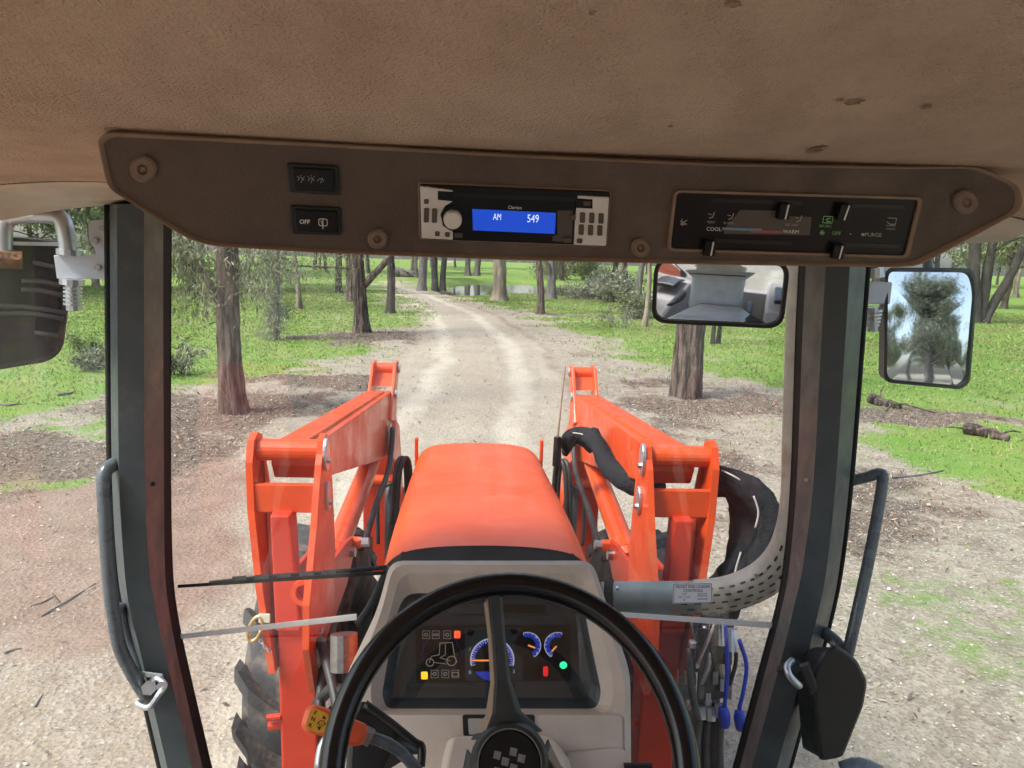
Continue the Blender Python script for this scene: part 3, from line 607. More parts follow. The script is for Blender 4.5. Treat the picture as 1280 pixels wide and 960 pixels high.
def log(label, a, b, r0, r1, bark=3, branch=True):
    a, b = Vector(a), Vector(b); a.z = hz(a.x, a.y) + r0 * .8; b.z = hz(b.x, b.y) + r1 * .8; o = root('fallen_log', a, label, 'log'); mb = MB()
    pts = [a.lerp(b, i / 8) + Vector((random.gauss(0, r0 * .3), random.gauss(0, r0 * .3), random.gauss(0, r0 * .12))) for i in range(9)]; mb.tube(pts, [r0 + (r1 - r0) * i / 8 for i in range(9)], 12)
    mb.mk('log_stem', BARKS[bark], o, smooth=True)
    if branch:
        m2 = MB()
        for i in range(4): limb(m2, pts[random.randint(3, 7)], (random.gauss(0, 1), random.gauss(0, 1), random.uniform(0, .22)), random.uniform(.3, .5) + r0 * 2.2, r1 * .5, .01, 5, .2, n_=6)
        m2.mk('branch', BARKS[bark], o, smooth=True)
log('big grey fallen log lying beyond the bend of the track', G(494, 346), G(519, 347), .55, .35)
log('dark fallen branches on the grass in front of the twin-stemmed tree', G(552, 367), G(573, 368), .16, .08, 1)
log('short rotting log on the right verge under the wing mirror', G(1212, 542), G(1262, 552), .09, .05, 0)
log('bark debris heap beside the right pillar', G(1085, 505), G(1125, 512), .10, .04, 0)
def stick(label, pts, r):
    o = MB().tube([Vector((p.x, p.y, hz(p.x, p.y) + r * .7)) for p in pts], [r, r * .9, r * .4], 6, 5).mk('stick', BARKS[3], None, smooth=True); tag(o, label, 'stick')
stick('long crooked stick lying on the red dirt left of the cab', [G(52, 772), G(85, 752), G(120, 730)], .007)
stick('short stick above the long crooked one on red dirt', [G(38, 757), G(55, 752), G(70, 745)], .006)
stick('short thick stick at the left edge on red dirt', [G(5, 820), G(16, 816), G(27, 814)], .007)
stick('curved dark stick near the bottom left gravel', [G(44, 885), G(50, 876), G(57, 868)], .007)
stick('pale stick lying on the left lawn', [G(0, 506), G(12, 507), G(24, 506)], .02)
stick('thin branch lying on the right grass near the rail', [G(1115, 597), G(1150, 594), G(1180, 588)], .014)
stick('short dark stick on the left lawn below the shrub', [G(72, 496), G(85, 494), G(95, 492)], .02)

# ================================================================== THE TRACTOR CAB
cab = root('tractor_cab', (0, .3, 1.0), 'tractor cab around the viewer with dark window pillars and tan roof lining', 'cab')
# front pillars: a bent section of three facets with rubber seals
def pillar(name, px_in, facets, Yf, side):
    # px_in: list of (y, x of each facet boundary ...) rows; facets: list of (material, depth offsets)
    n_ = len(px_in[0]) - 1
    return n_
LP = [  # y, outer edge, edge/grey, grey/trim, trim/seal, seal/glass
    (255, 137, 146, 180, 204, 214), (420, 138, 147, 180, 204, 213), (600, 140, 149, 181, 205, 213), (705, 146, 155, 186, 206, 215), (760, 154, 162, 194, 211, 220), (830, 171, 179, 209, 224, 234), (1010, 213, 221, 252, 265, 276), (1250, 269, 277, 308, 321, 332)]
RP = [(300, 1085, 1064, 1034, 1009, 1001), (420, 1076, 1057, 1027, 1003, 995), (600, 1062, 1045, 1017, 996, 989), (705, 1050, 1034, 1004, 987, 980), (760, 1040, 1024, 992, 977, 970), (830, 1022, 1006, 975, 959, 951), (1010, 972, 957, 926, 911, 903), (1250, 905, 890, 859, 844, 836)]
def build_pillar(rows, label):
    YS = (1.26, 1.21, 1.22, 1.30, 1.335)      # distance ahead of each edge: outer, front corner, corner, seal, glass
    cols_ = [[P(r[k + 1], r[0], YS[k]) for r in rows] for k in range(5)]
    cols_ = [crom(c, 4) for c in cols_]; m_ = len(cols_[0])
    out = 1 if rows is RP else -1
    back = [[v + Vector((out * .01, .10, 0)) for v in cols_[0]], [v + Vector((0, .004, 0)) for v in cols_[4]]]
    def strip(a, b, flip=False):
        V = []; Fc = []
        for i in range(m_):
            V += [a[i], b[i]]
            if i: Fc.append((2 * i - 2, 2 * i - 1, 2 * i + 1, 2 * i))
        return V, Fc
    body = MB(); body.add(*strip(cols_[0], cols_[1])); body.add(*strip(cols_[1], cols_[2])); body.add(*strip(back[0], cols_[0])); body.add(*strip(back[1], back[0]))
    o = body.mk('cab_pillar', 'pillar_paint', cab, smooth=False)
    bm = bmesh.new(); bm.from_mesh(o.data); bmesh.ops.remove_doubles(bm, verts=bm.verts, dist=1e-5); bm.to_mesh(o.data); bm.free()
    MB().add(*strip(cols_[2], cols_[3])).mk('pillar_trim', 'pillar_trim', o)
    s1 = MB(); s1.add(*strip(cols_[3], [v + Vector((0, -.006, 0)) for v in cols_[3]])); s1.add(*strip([v + Vector((0, -.006, 0)) for v in cols_[3]], [v + Vector((0, -.006, 0)) for v in cols_[4]])); s1.add(*strip([v + Vector((0, -.006, 0)) for v in cols_[4]], cols_[4])); s1.mk('window_seal', 'black_rubber', o)
    # dark groove and door seal on the outer side
    tube_ = MB().tube([v + Vector((out * .010, .02, 0)) for v in cols_[0]], .009, 8); tube_.mk('door_seal', 'black_rubber', o, smooth=True)
    if out > 0: MB().tube([v + Vector((-.014, -.0, 0)) for v in cols_[0]], .0045, 6).mk('door_seal', 'black_rubber', o, smooth=True)
    return o, cols_
pl_, colL = build_pillar(LP, 'left'); pr_, colR = build_pillar(RP, 'right')
for (px, py) in ((191, 605), (193, 735)): MB().tube([P(px, py, 1.254), P(px, py, 1.246)], .004, 8).mk('screw', 'black_plastic', pl_)
for (px, py) in ((1008, 600), (1006, 682), (1001, 706)): MB().tube([P(px, py, 1.25), P(px, py, 1.24)], .004, 8).mk('screw', 'steel', pr_)
# windscreen: upper and lower pane with a clear joint strip between
def pane(name, q4, m, parent=cab): return mk(name, q4, [(0, 1, 2, 3)], m, parent)
YW = 1.337
pane('windscreen', [P(206, 240, YW), P(1010, 240, YW), P(966, 781, YW), P(216, 797, YW)], 'glass')
pane('lower_windscreen', [P(216, 799, YW + .002), P(966, 783, YW + .002), P(834, 1250, YW + .002), P(334, 1250, YW + .002)], 'glass')
for a, b in (((219, 796.5), (446, 771)), ((775, 768), (971, 782))):
    MB().hexa([P(a[0], a[1] - 3.2, YW - .004), P(b[0], b[1] - 4, YW - .004), P(b[0], b[1] + 4, YW - .004), P(a[0], a[1] + 3.2, YW - .004)], [P(a[0], a[1] - 3, YW + .006), P(b[0], b[1] - 4, YW + .006), P(b[0], b[1] + 4, YW + .006), P(a[0], a[1] + 3, YW + .006)]).mk('glass_joint', 'seam_strip', cab, bevel=.002)
# doors: side panes, sills and rear posts
for s in (-1, 1):
    a = (colL if s < 0 else colR)[0]; x0 = a[0].x + s * .012; x1 = a[-1].x + s * .012
    zt, zb = 2.36, .95
    V = [Vector((a[i].x + s * .012, 1.30, a[i].z)) for i in range(0, len(a), 4)]
    Vb = [Vector((s * .80 - s * .10 * max(0, (1.55 - v.z)), -.35, v.z)) for v in V]
    m_ = len(V); mk('door_window', V + Vb, [(i, i + 1, m_ + i + 1, m_ + i) for i in range(m_ - 1)], 'door_glass', cab)
    MB().box((s * .80, -.38, 1.72), (.07, .07, 1.5)).mk('rear_post', 'pillar_paint', cab, bevel=.01)
    MB().box((s * .62, -1.02, 1.9), (.07, .07, 1.1)).mk('rear_post', 'pillar_paint', cab, bevel=.01)
    MB().loops([[Vector((s * .80, .5, .55)), Vector((s * .80, .5, .9)), Vector((s * .5, .5, .9)), Vector((s * .5, .5, .55))], [Vector((s * .80, -.35, .9)), Vector((s * .80, -.35, 1.5)), Vector((s * .42, -.35, 1.5)), Vector((s * .42, -.35, .9))], [Vector((s * .68, -1.0, .9)), Vector((s * .68, -1.0, 1.55)), Vector((s * .42, -1.0, 1.55)), Vector((s * .42, -1.0, .9))]]).mk('side_console', 'cab_grey', cab, bevel=.03)
pane('rear_window', [Vector((-.60, -1.03, 1.45)), Vector((.60, -1.03, 1.45)), Vector((.60, -1.03, 2.38)), Vector((-.60, -1.03, 2.38))], 'glass')
MB().box((0, .1, .93), (1.15, 2.1, .06)).mk('floor', 'black_rubber', cab)
MB().box((0, -1.02, 1.18), (1.2, .06, .52)).mk('rear_panel', 'cab_grey', cab)

# ---- roof lining: a curved fabric sheet, its tan front lip, the roof shell
PN = Pl(P(640, 260, .775), Vector((.085, -1.0, -.30)))       # plane of the overhead console, turned slightly to the driver
def lin_z(x, y):
    # fabric height: high dome over the seat, dropping to a ledge ahead of the console
    t = min(1, max(0, (y - .40) / .36)); t = t * t * (3 - 2 * t)
    z = 2.455 * (1 - t) + 2.358 * t
    z -= .022 * min(1, max(0, (y - .78) / .4))
    e = max(0, abs(x) - .56); z -= min(.06, e * e * .5)
    return z + .014 * max(0, x)
NX, NY = 46, 60
V = []; Fc = []
for j in range(NY + 1):
    y = -1.02 + (1.10 + 1.02) * j / NY
    for i in range(NX + 1): x = -.82 + 1.64 * i / NX; V.append((x, y, lin_z(x, y)))
for j in range(NY):
    for i in range(NX): a = j * (NX + 1) + i; Fc.append((a, a + NX + 1, a + NX + 2, a + 1))
hl = mk('headliner', V, Fc, 'headliner', cab, smooth=True)
def on_lining(px, py):                        # where a sight line meets the fabric
    d = ray(px, py); lo, hi = .05, 1.6
    for _ in range(40):
        m_ = (lo + hi) / 2; p = CAM + d * m_
        if p.z < lin_z(p.x, p.y): lo = m_
        else: hi = m_
    return CAM + d * lo
for (cx, cy, a, b_) in ((1068, 126, 15, 3.2), (1158, 132, 9, 3.0), (917, 3, 12, 5), (1050, 123, 6, 2), (1020, 186, 16, 3), (838, 156, 4, 1.6), (740, 14, 5, 2.5)):
    V = [on_lining(cx + a * math.cos(R(t)) * random.uniform(.6, 1.1) + b_ * math.sin(R(t)) * .6, cy + b_ * math.sin(R(t)) * random.uniform(.6, 1.2) - a * .22 * math.cos(R(t))) + Vector((0, 0, -.0012)) for t in range(0, 360, 24)]
    mk('stain', V, [tuple(range(len(V)))], 'stain', hl)
# front moulding of the roof (tan plastic)
V = []; Fc = []
prof = [(1.09, .0), (1.12, -.008), (1.17, -.004), (1.20, -.014), (1.30, -.016), (1.42, .004), (1.45, .05), (1.43, .12)]
for j, (y, dz) in enumerate(prof):
    for i in range(NX + 1): x = -.835 + 1.67 * i / NX; V.append((x, y - .10 * max(0, abs(x) - .5), lin_z(x, 1.1) + dz))
for j in range(len(prof) - 1):
    for i in range(NX): a = j * (NX + 1) + i; Fc.append((a, a + NX + 1, a + NX + 2, a + 1))
mk('roof_moulding', V, Fc, 'roof_plastic', cab, smooth=True)
MB().box((0, .18, 2.55), (1.66, 2.5, .07)).mk('roof_shell', 'roof_plastic', cab, bevel=.03)  # unseen cap above the lining, added to block light
for s in (-1, 1): MB().hexa([(s * .815, -1.02, 2.27), (s * .815, 1.08, 2.30 - s * .02), (s * .84, 1.08, 2.30 - s * .02), (s * .84, -1.02, 2.27)], [(s * .815, -1.02, 2.53), (s * .815, 1.08, 2.53), (s * .84, 1.08, 2.53), (s * .84, -1.02, 2.53)]).mk('roof_side', 'roof_plastic', cab, bevel=.01)
MB().box((0, -1.05, 2.45), (1.8, .06, .2)).mk('roof_side', 'roof_plastic', cab, bevel=.01)

# ================================================================== OVERHEAD CONSOLE
con = root('overhead_console', PN(640, 330, -.05), 'brown moulded overhead console hanging under the roof lining', 'console')
CP = [(122, 172), (135, 164), (400, 178), (640, 192), (900, 204), (1140, 208), (1222, 207), (1276, 232), (1277, 262), (1146, 333), (1110, 334), (900, 331), (640, 325), (400, 316), (262, 307), (232, 297), (138, 236), (132, 222)]
def cshrink(pts, k):
    c = Vector((690, 260)); out = []
    for p in rnd(pts, 14, 3):
        d = Vector(p) - c; out.append((c.x + d.x * (1 - k * .18 * .9), c.y + d.y * (1 - k)))
    return out
cp = rnd(CP, 14, 3)
# raised rolled edge then the face
L0 = [PN(*p, -.10) for p in cp]; L1 = [PN(*p, -.004) for p in cp]; L2 = [PN(*p, .003) for p in cshrink(CP, .012)]; L3 = [PN(*p, .003) for p in cshrink(CP, .035)]; L4 = [PN(*p, -.001) for p in cshrink(CP, .075)]
MB().loops([L0, L1, L2, L3, L4], cap0=True, cap1=False).mk('rolled_edge', 'trim_tan', con, smooth=True)
fc = cshrink(CP, .074); MB().loops([[PN(*p, -.02) for p in fc], [PN(*p, -.0012) for p in fc]]).mk('face_panel', 'console_tan', con)
for i, (px, py, r) in enumerate(((180, 211, 16.5), (472, 298, 12.5), (800, 309, 12), (1206, 252, 15.5))):
    mb = MB(); mb.loops([[PN(*p, -.001) for p in circ(px, py, r)], [PN(*p, .0025) for p in circ(px, py, r)], [PN(*p, .0042) for p in circ(px, py, r * .82)], [PN(*p, .0042) for p in circ(px, py, r * .42)], [PN(*p, .0015) for p in circ(px, py, r * .34)], [PN(*p, .0028) for p in circ(px, py, r * .16)]])
    mb.mk('screw_cap', 'rivet_tan', con, smooth=False)
# ---- switches
def switch(pts, label, cap_pts):
    s = root('rocker_switch', PN(*pts[3], 0), label, 'switch'); p = rnd(pts, 3, 2)
    slab(PN, p, -.01, .0025).mk('bezel', 'black_plastic', s, bevel=.0012); slab(PN, rnd(cap_pts, 2, 2), .002, .0062).mk('rocker', 'black_gloss', s, bevel=.0012); return s
s1 = switch([(358, 203), (423, 207), (425, 244), (362, 240)], 'upper black rocker switch with three wiper symbols on the overhead console', [(366, 208), (418, 211), (419, 239), (369, 236)])
m_ = MB()
for cx in (377.5, 390, 402):
    ringp(m_, PN, cx, 224 + (cx - 377) * .05, 3.2, 4.0, .0066, 180, 360, 10); linep(m_, PN, [(cx, 227), (cx + 2, 221)], .8, .0066)
    for a in (-40, 0, 40):
        if cx < 400: linep(m_, PN, [(cx + 5 * math.sin(R(a)), 224 - 5 * math.cos(R(a))), (cx + 7 * math.sin(R(a)), 224 - 7 * math.cos(R(a)))], .7, .0066)
m_.mk('printed_symbol', 'print_dim', s1)
s2 = switch([(362, 256), (426, 259), (427, 294), (365, 292)], 'lower black rocker switch marked OFF with a rear wiper symbol', [(369, 260), (422, 263), (423, 290), (371, 288)])
text('OFF', PN, 382, 275.5, 5.2, 'print_white', s2, .0066, 2, bold=.02)
m_ = MB(); q4 = rnd([(399.5, 271.5), (410, 272), (410, 280.5), (399.5, 280)], 2.2, 2); linep(m_, PN, q4 + [q4[0]], .9, .0066); linep(m_, PN, [(404.5, 272), (404.5, 284)], 1, .0066); linep(m_, PN, [(402, 274), (404, 279)], .7, .0066); m_.mk('printed_symbol', 'print_white', s2)
# ---- radio
rad = root('car_radio', PN(640, 308, 0), 'car radio with blue lit display in the middle of the overhead console', 'radio')
q4 = [(522, 227), (764, 237), (759, 308), (524, 299)]
slab(PN, rnd(q4, 5, 3), -.01, .0015).mk('mounting_frame', 'trim_tan', rad, bevel=.001)
q4 = [(524, 229), (762, 239), (757, 306), (526, 298)]
slab(PN, rnd(q4, 4, 3), -.005, .004).mk('faceplate', 'black_gloss', rad, bevel=.0012)
slab(PN, [(525, 231), (566, 236.5), (566, 250), (556, 256), (551, 266), (554, 280), (566, 288), (566, 298), (527, 296)], .003, .0065).mk('silver_panel', 'silver_plastic', rad, bevel=.0012)
slab(PN, [(721, 243), (760, 245), (756, 305.5), (716, 304), (718, 270)], .003, .0065).mk('silver_panel', 'silver_plastic', rad, bevel=.0012)
slab(PN, [(547, 237), (567, 238), (567, 250), (547, 248)], .006, .0068).mk('slot_corner', 'black_gloss', rad)
slab(PN, [(718, 246), (739, 247.5), (739, 259), (718, 258)], .006, .0068).mk('slot_corner', 'black_gloss', rad)
kb = MB().loops([[PN(*p, .003) for p in circ(565, 271, 15.5)], [PN(*p, .0062) for p in circ(565, 271, 15.2)], [PN(*p, .0062) for p in circ(565, 271, 12.4)]], cap0=False).mk('knob_ring', 'black_gloss', rad)
MB().loops([[PN(*p, .004) for p in circ(565.5, 271.5, 11.5)], [PN(*p, .013) for p in circ(565.5, 271.5, 11.2)], [PN(*p, .015) for p in circ(565.5, 271.5, 9.8)]], cap0=False).mk('volume_knob', 'silver_plastic', rad)
slab(PN, [(590, 260), (694, 265), (692.5, 291), (591, 286.5)], .003, .0045).mk('display', 'lcd_blue', rad)
slab(PN, [(696, 262), (715, 262), (714, 302), (690, 300), (690, 294), (696, 292)], .003, .0043).mk('display_surround', 'print_grey', rad)
slab(PN, [(561, 240), (722, 246.5), (722, 251), (561, 245)], .003, .0042).mk('disc_slot', 'gauge_black', rad)
text('AM', PN, 621, 270, 8.2, 'lcd_text', rad, .005, 2, 'display_digits', wscale=.62); text('549', PN, 665.5, 272.3, 9.8, 'lcd_text', rad, .005, 2, 'display_digits', wscale=.72)
text('Clarion', PN, 643, 258.4, 4.0, 'print_white', rad, .0046, 2, bold=.01)
for (x, y, a, b, mt) in [(533, 250, 6, 6, 0), (533, 267, 6.5, 18, 0), (543, 267.5, 6.5, 18, 0), (546.5, 290, 6, 6, 0), (559, 291, 6, 6, 0), (573, 292, 10, 6, 0), (531, 235, 12, 6.5, 1), (732, 252.5, 9, 6, 0), (715, 270, 6, 7, 0), (708, 298, 10, 6.5, 0), (723, 299, 7, 6, 0), (726.5, 270, 6.5, 13, 0), (738, 270.5, 6.5, 13, 0), (749.5, 271, 6.5, 13, 0), (725, 285, 6.5, 13, 0), (736.5, 285.5, 6.5, 13, 0), (748, 286, 6.5, 13, 0)]:
    slab(PN, rnd(quadp(x, y, a, b, 2), 1.4, 2), .004, .0078).mk('button', 'print_grey' if mt == 0 else 'silver_plastic', rad, bevel=.0006)
# ---- heater control
clim = root('heater_control', PN(990, 325, 0), 'black heater control panel with four sliders on the right of the overhead console', 'control panel')
q4 = [(842, 237), (1152, 246), (1134, 322), (833, 313)]; q5 = [(845, 240), (1147, 249), (1130, 319), (837, 310)]
fr = MB().loops([[PN(*p, -.001) for p in rnd(q4, 8, 3)], [PN(*p, .0032) for p in rnd([(p[0], p[1]) for p in q4], 8, 3)], [PN(*p, .0032) for p in rnd(q5, 6, 3)], [PN(*p, -.003) for p in rnd(q5, 6, 3)]], cap0=False, cap1=False); fr.mk('frame', 'trim_tan', clim)
slab(PN, rnd(q5, 6, 3), -.004, .0003).mk('faceplate', 'black_gloss', clim)
slab(PN, [(925, 262), (976, 263.5), (980, 270), (1014, 271), (1012, 294), (905, 292), (905, 286), (914, 276)], 0, .0007).mk('legend_plate', 'print_grey', clim)
for (a, b) in (((888, 250), (1003, 254)), ((1045, 256), (1130, 259)), ((884, 300), (990, 304)), ((1040, 305), (1125, 308))):
    slab(PN, [(a[0], a[1] - 2.5), (b[0], b[1] - 2.5), (b[0], b[1] + 2.5), (a[0], a[1] + 2.5)], 0, .0009).mk('slider_slot', 'gauge_black', clim)
for (a, b) in (((981, 254), (977, 271)), ((1056, 255), (1050, 272)), ((888, 300), (885, 316)), ((1048, 305), (1044, 320))):
    slab(PN, [(a[0] - 9, a[1] - 2), (a[0] + 5, a[1] - 1), (b[0] + 5, b[1] + 2), (b[0] - 9, b[1] + 1)], 0, .009).mk('slider_knob', 'black_gloss', clim, bevel=.001)
    m_ = MB(); linep(m_, PN, [a, b], 2.0, .0095); m_.mk('slider_mark', 'silver_plastic', clim)
text('COOL', PN, 892, 286.2, 4.6, 'print_white', clim, .0012, 2); text('WARM', PN, 988, 289.5, 4.6, 'print_white', clim, .0012, 2)
text('VENT', PN, 888.5, 277.5, 3.0, 'print_dim', clim, .0012, 2); text('BI-LEVEL', PN, 910.5, 278.6, 3.0, 'print_dim', clim, .0012, 2, wscale=.8)
text('DEF  HEAT', PN, 989, 281, 3.0, 'print_dim', clim, .0012, 2, wscale=.8)
text('RECIRC', PN, 1031, 282.5, 3.2, 'print_green', clim, .0012, 2); text('OFF', PN, 1045, 291.5, 4.4, 'print_green', clim, .0012, 2); text('PURGE', PN, 1091, 293.4, 4.8, 'print_dim', clim, .0012, 2); text('FRESH', PN, 1113, 286, 2.8, 'print_dim', clim, .0012, 2)
m_ = MB(); linep(m_, PN, [(903, 285.5), (951, 287.0)], 3.0, .0012); m_.mk('cool_band', 'print_blue', clim); m_ = MB(); linep(m_, PN, [(938, 288.8), (976, 289.8)], 3.0, .0012); m_.mk('warm_band', 'print_red', clim)
def person_sym(m_, x, y):
    linep(m_, PN, [(x + 3.5, y - 4), (x + 1.5, y + 2), (x - 3, y + 3.5)], 1.1, .0012); linep(m_, PN, [(x - 4, y - 2), (x, y - 1)], .9, .0012)
m_ = MB(); [person_sym(m_, *c) for c in ((889, 269), (913, 270.5), (998, 273.5))]; linep(m_, PN, [(850, 276), (858, 280), (850, 280), (858, 275)], 1.2, .0012); linep(m_, PN, [(852, 273), (853, 282)], .9, .0012)
linep(m_, PN, [(1109, 272), (1120, 272.6), (1118, 282), (1107, 281.3)], .9, .0012); linep(m_, PN, [(1108, 277), (1112, 280), (1117, 280)], 1.2, .0012); linep(m_, PN, [(1077, 292.8), (1079, 292.9)], 3.4, .0012); linep(m_, PN, [(1062, 292), (1063, 292)], 1.5, .0012); m_.mk('printed_symbol', 'print_dim', clim)
m_ = MB(); linep(m_, PN, [(1029, 270), (1041, 270.6), (1039, 278.6), (1027.5, 278), (1029, 270)], 1.0, .0012); linep(m_, PN, [(1037, 272.5), (1032, 274), (1034, 277), (1037, 276.5)], 1.2, .0012)
for a in (0, 60, 120): linep(m_, PN, [(1027 + 3 * math.cos(R(a)), 290.5 + 3 * math.sin(R(a))), (1027 - 3 * math.cos(R(a)), 290.5 - 3 * math.sin(R(a)))], 1.2, .0012)
m_.mk('lit_symbol', 'print_green', clim)

# ================================================================== MIRRORS
def aim(c, target, Rc=0):                    # mirror normal that sends the sight line to the target
    d = (c - CAM).normalized(); r = (Vector(target) - c).normalized(); return (r - d).normalized()
def dome(c, n_, outline, Rc, thick, xr=None):
    # convex pane: outline is 2-D in the mirror plane (m)
    up_ = Vector((0, 0, 1)); up_ = (up_ - n_ * up_.dot(n_)).normalized(); rt = up_.cross(n_)
    rings = []
    for k in (1, .85, .7, .55, .4, .25, .1):
        rings.append([c + rt * (x * k) + up_ * (y * k) + n_ * (math.sqrt(max(0, Rc * Rc - (x * x + y * y) * k * k)) - Rc) for x, y in outline])
    return rings, rt, up_
def rrect(w_, h_, r): return rnd([(-w_ / 2, -h_ / 2), (w_ / 2, -h_ / 2), (w_ / 2, h_ / 2), (-w_ / 2, h_ / 2)], r, 6)
mc = P(898, 366, 1.13); nm = aim(mc, (.03, -.24, 1.68))
rv = root('interior_mirror', mc, 'black-rimmed interior mirror reflecting the grey seat', 'mirror')
wpx = 1.13 / F
rings, rt, up_ = dome(mc + nm * .004, nm, rrect(154 * wpx, 76 * wpx, .022), .95, 0)
MB().loops(rings, cap0=False, cap1=True).mk('mirror_pane', 'mirror_glass', rv, smooth=True)
ol = rrect(162 * wpx, 84 * wpx, .026); il = rrect(153 * wpx, 75 * wpx, .021)
fp = lambda L, o: [mc + rt * x + up_ * y + nm * o for x, y in L]
MB().loops([fp([(x * .8, y * .8) for x, y in ol], -.022), fp(ol, -.012), fp(ol, .004), fp(il, .004), fp(il, -.004)], cap1=False).mk('mirror_housing', 'black_plastic', rv)
MB().tube([mc + nm * -.015, mc + Vector((0, .06, .05)), mc + Vector((-.0, .10, .11))], .009, 10, 4).mk('mirror_arm', 'black_plastic', rv, smooth=True)
# right wing mirror
YM = 1.42; wpx = YM / F; mc = P(1161, 409, YM); nm = aim(mc, (16, -30, 7.4))
wm = root('wing_mirror', P(1095, 400, YM), 'right wing mirror reflecting blue sky and a leafy tree', 'mirror')
wm_o = [(-50, -74), (44, -77), (54, -66), (55, 60), (46, 74), (-58, 76), (-57, 20)]
so_ = rnd([(x * wpx, y * wpx) for x, y in [(-52, -70), (-58, 72), (50, 74), (56, 50), (54, -66), (44, -76)]][::-1], .018, 5)
rings, rt, up_ = dome(mc + nm * .003, nm, [(x * .97, y * .97) for x, y in so_], 1.6, 0)
MB().loops(rings, cap0=False, cap1=True).mk('mirror_pane', 'mirror_glass', wm, smooth=True)
fp = lambda k, o: [mc + rt * x * k + up_ * y * k + nm * o for x, y in so_]
MB().loops([fp(.7, -.05), fp(.98, -.03), fp(1.035, .002), fp(.975, .004), fp(.97, -.012)], cap1=False).mk('mirror_housing', 'black_plastic', wm, smooth=False)
MB().box(P(1095, 366, YM + .02), (.055, .02, .045)).mk('bracket', 'bracket_grey', wm, bevel=.004)
MB().tube([P(1091, 335, YM + .02), P(1091, 347, YM + .02)], .022, 14).mk('bracket_collar', 'zinc', wm)
mb = MB()
for k in range(5): mb.tube([P(1091, 387 + k * 4.4, YM + .02), P(1091, 390 + k * 4.4, YM + .02)], .020 - .0012 * k, 14)
mb.tube([P(1091, 384, YM + .02), P(1091, 414, YM + .02)], .012, 10); mb.mk('spring', 'zinc', wm)
MB().tube([P(1091, 335, YM + .02), P(1092, 300, YM + .03), P(1110, 285, YM + .05), P(1150, 290, YM + .06), P(1160, 335, YM + .06), P(1161, 400, YM + .05)], .010, 10, 5).mk('mirror_arm', 'rail_paint', wm, smooth=True)
# left wing mirror, folded so that its ribbed back shows
YL = 1.40
LPn = Pl(P(20, 380, YL), Vector((.45, -1, -.08)))
lm = root('wing_mirror', P(104, 350, YL), 'left wing mirror folded with its dark ribbed back towards the cab', 'mirror')
bo = rnd([(-70, 296), (20, 297), (78, 303), (84, 385), (77, 440), (60, 452), (0, 462), (-70, 468)], 10, 4)
bc = Vector((5, 380)); sh = lambda k: [tuple(bc + (Vector(p) - bc) * k) for p in bo]
MB().loops([[LPn(*p, -.035) for p in sh(1.0)], [LPn(*p, 0) for p in sh(1.0)], [LPn(*p, .004) for p in sh(.95)], [LPn(*p, -.004) for p in sh(.92)], [LPn(*p, .012) for p in sh(.55)]]).mk('mirror_back', 'mirror_back', lm)
mb = MB()
for pts in ([(28, 350), (55, 351), (76, 356)], [(28, 361), (52, 362), (78, 368)], [(-60, 381), (30, 382), (82, 390)], [(-60, 395), (30, 390), (80, 397)], [(42, 327), (68, 333)], [(44, 414), (74, 418)]):
    mb.tube([LPn(*p, .013) for p in pts], .0045, 6, 3 if len(pts) > 2 else 0)
mb.mk('rib', 'rib_grey', lm, smooth=True)
MB().hexa([LPn(-60, 300, .005), LPn(78, 303, .005), LPn(77, 307, .005), LPn(-60, 305, .005)], [LPn(-60, 300, .012), LPn(78, 303, .012), LPn(77, 307, .012), LPn(-60, 305, .012)]).mk('top_rim', 'zinc', lm)
MB().tube([LPn(-60, 320, .02), LPn(0, 322, .022), LPn(30, 324, .02)], .017, 8).mk('rusty_clamp', 'rust', lm)
ap = [P(6, 330, YL - .02), P(4, 298, YL - .02), P(7, 278, YL - .02), P(20, 270, YL - .02), P(60, 269, YL - .02), P(76, 274, YL - .02), P(82, 290, YL - .02), P(86, 318, YL - .02)]
MB().tube(ap, .0155, 12, 5).mk('mirror_arm', 'zinc', lm, smooth=True)
B = Pl(P(104, 320, YL - .01), Vector((.2, -1, 0)))
slab(B, [(68, 319), (120, 318), (120, 312), (112, 300), (111, 280), (114, 276), (140, 274), (140, 349), (72, 348)], -.003, .004).mk('bracket_plate', 'bracket_grey', lm, bevel=.001)
for (px, py) in ((131, 285), (121, 301), (124, 334)): MB().tube([B(px, py, .003), B(px, py, .016)], .006, 6).mk('bolt', 'steel', lm); 
MB().tube([P(87, 312, YL - .02), P(87, 319, YL - .02)], .022, 14).mk('bracket_collar', 'zinc', lm)
mb = MB(); mb.tube([P(90, 349, YL - .02), P(90, 356, YL - .02)], .021, 14)
for k in range(5): mb.tube([P(91, 359 + k * 5, YL - .02), P(91, 361.5 + k * 5, YL - .02)], .016, 12)
mb.tube([P(90, 349, YL - .02), P(92, 388, YL - .02)], .0125, 10); mb.mk('spring', 'zinc', lm)

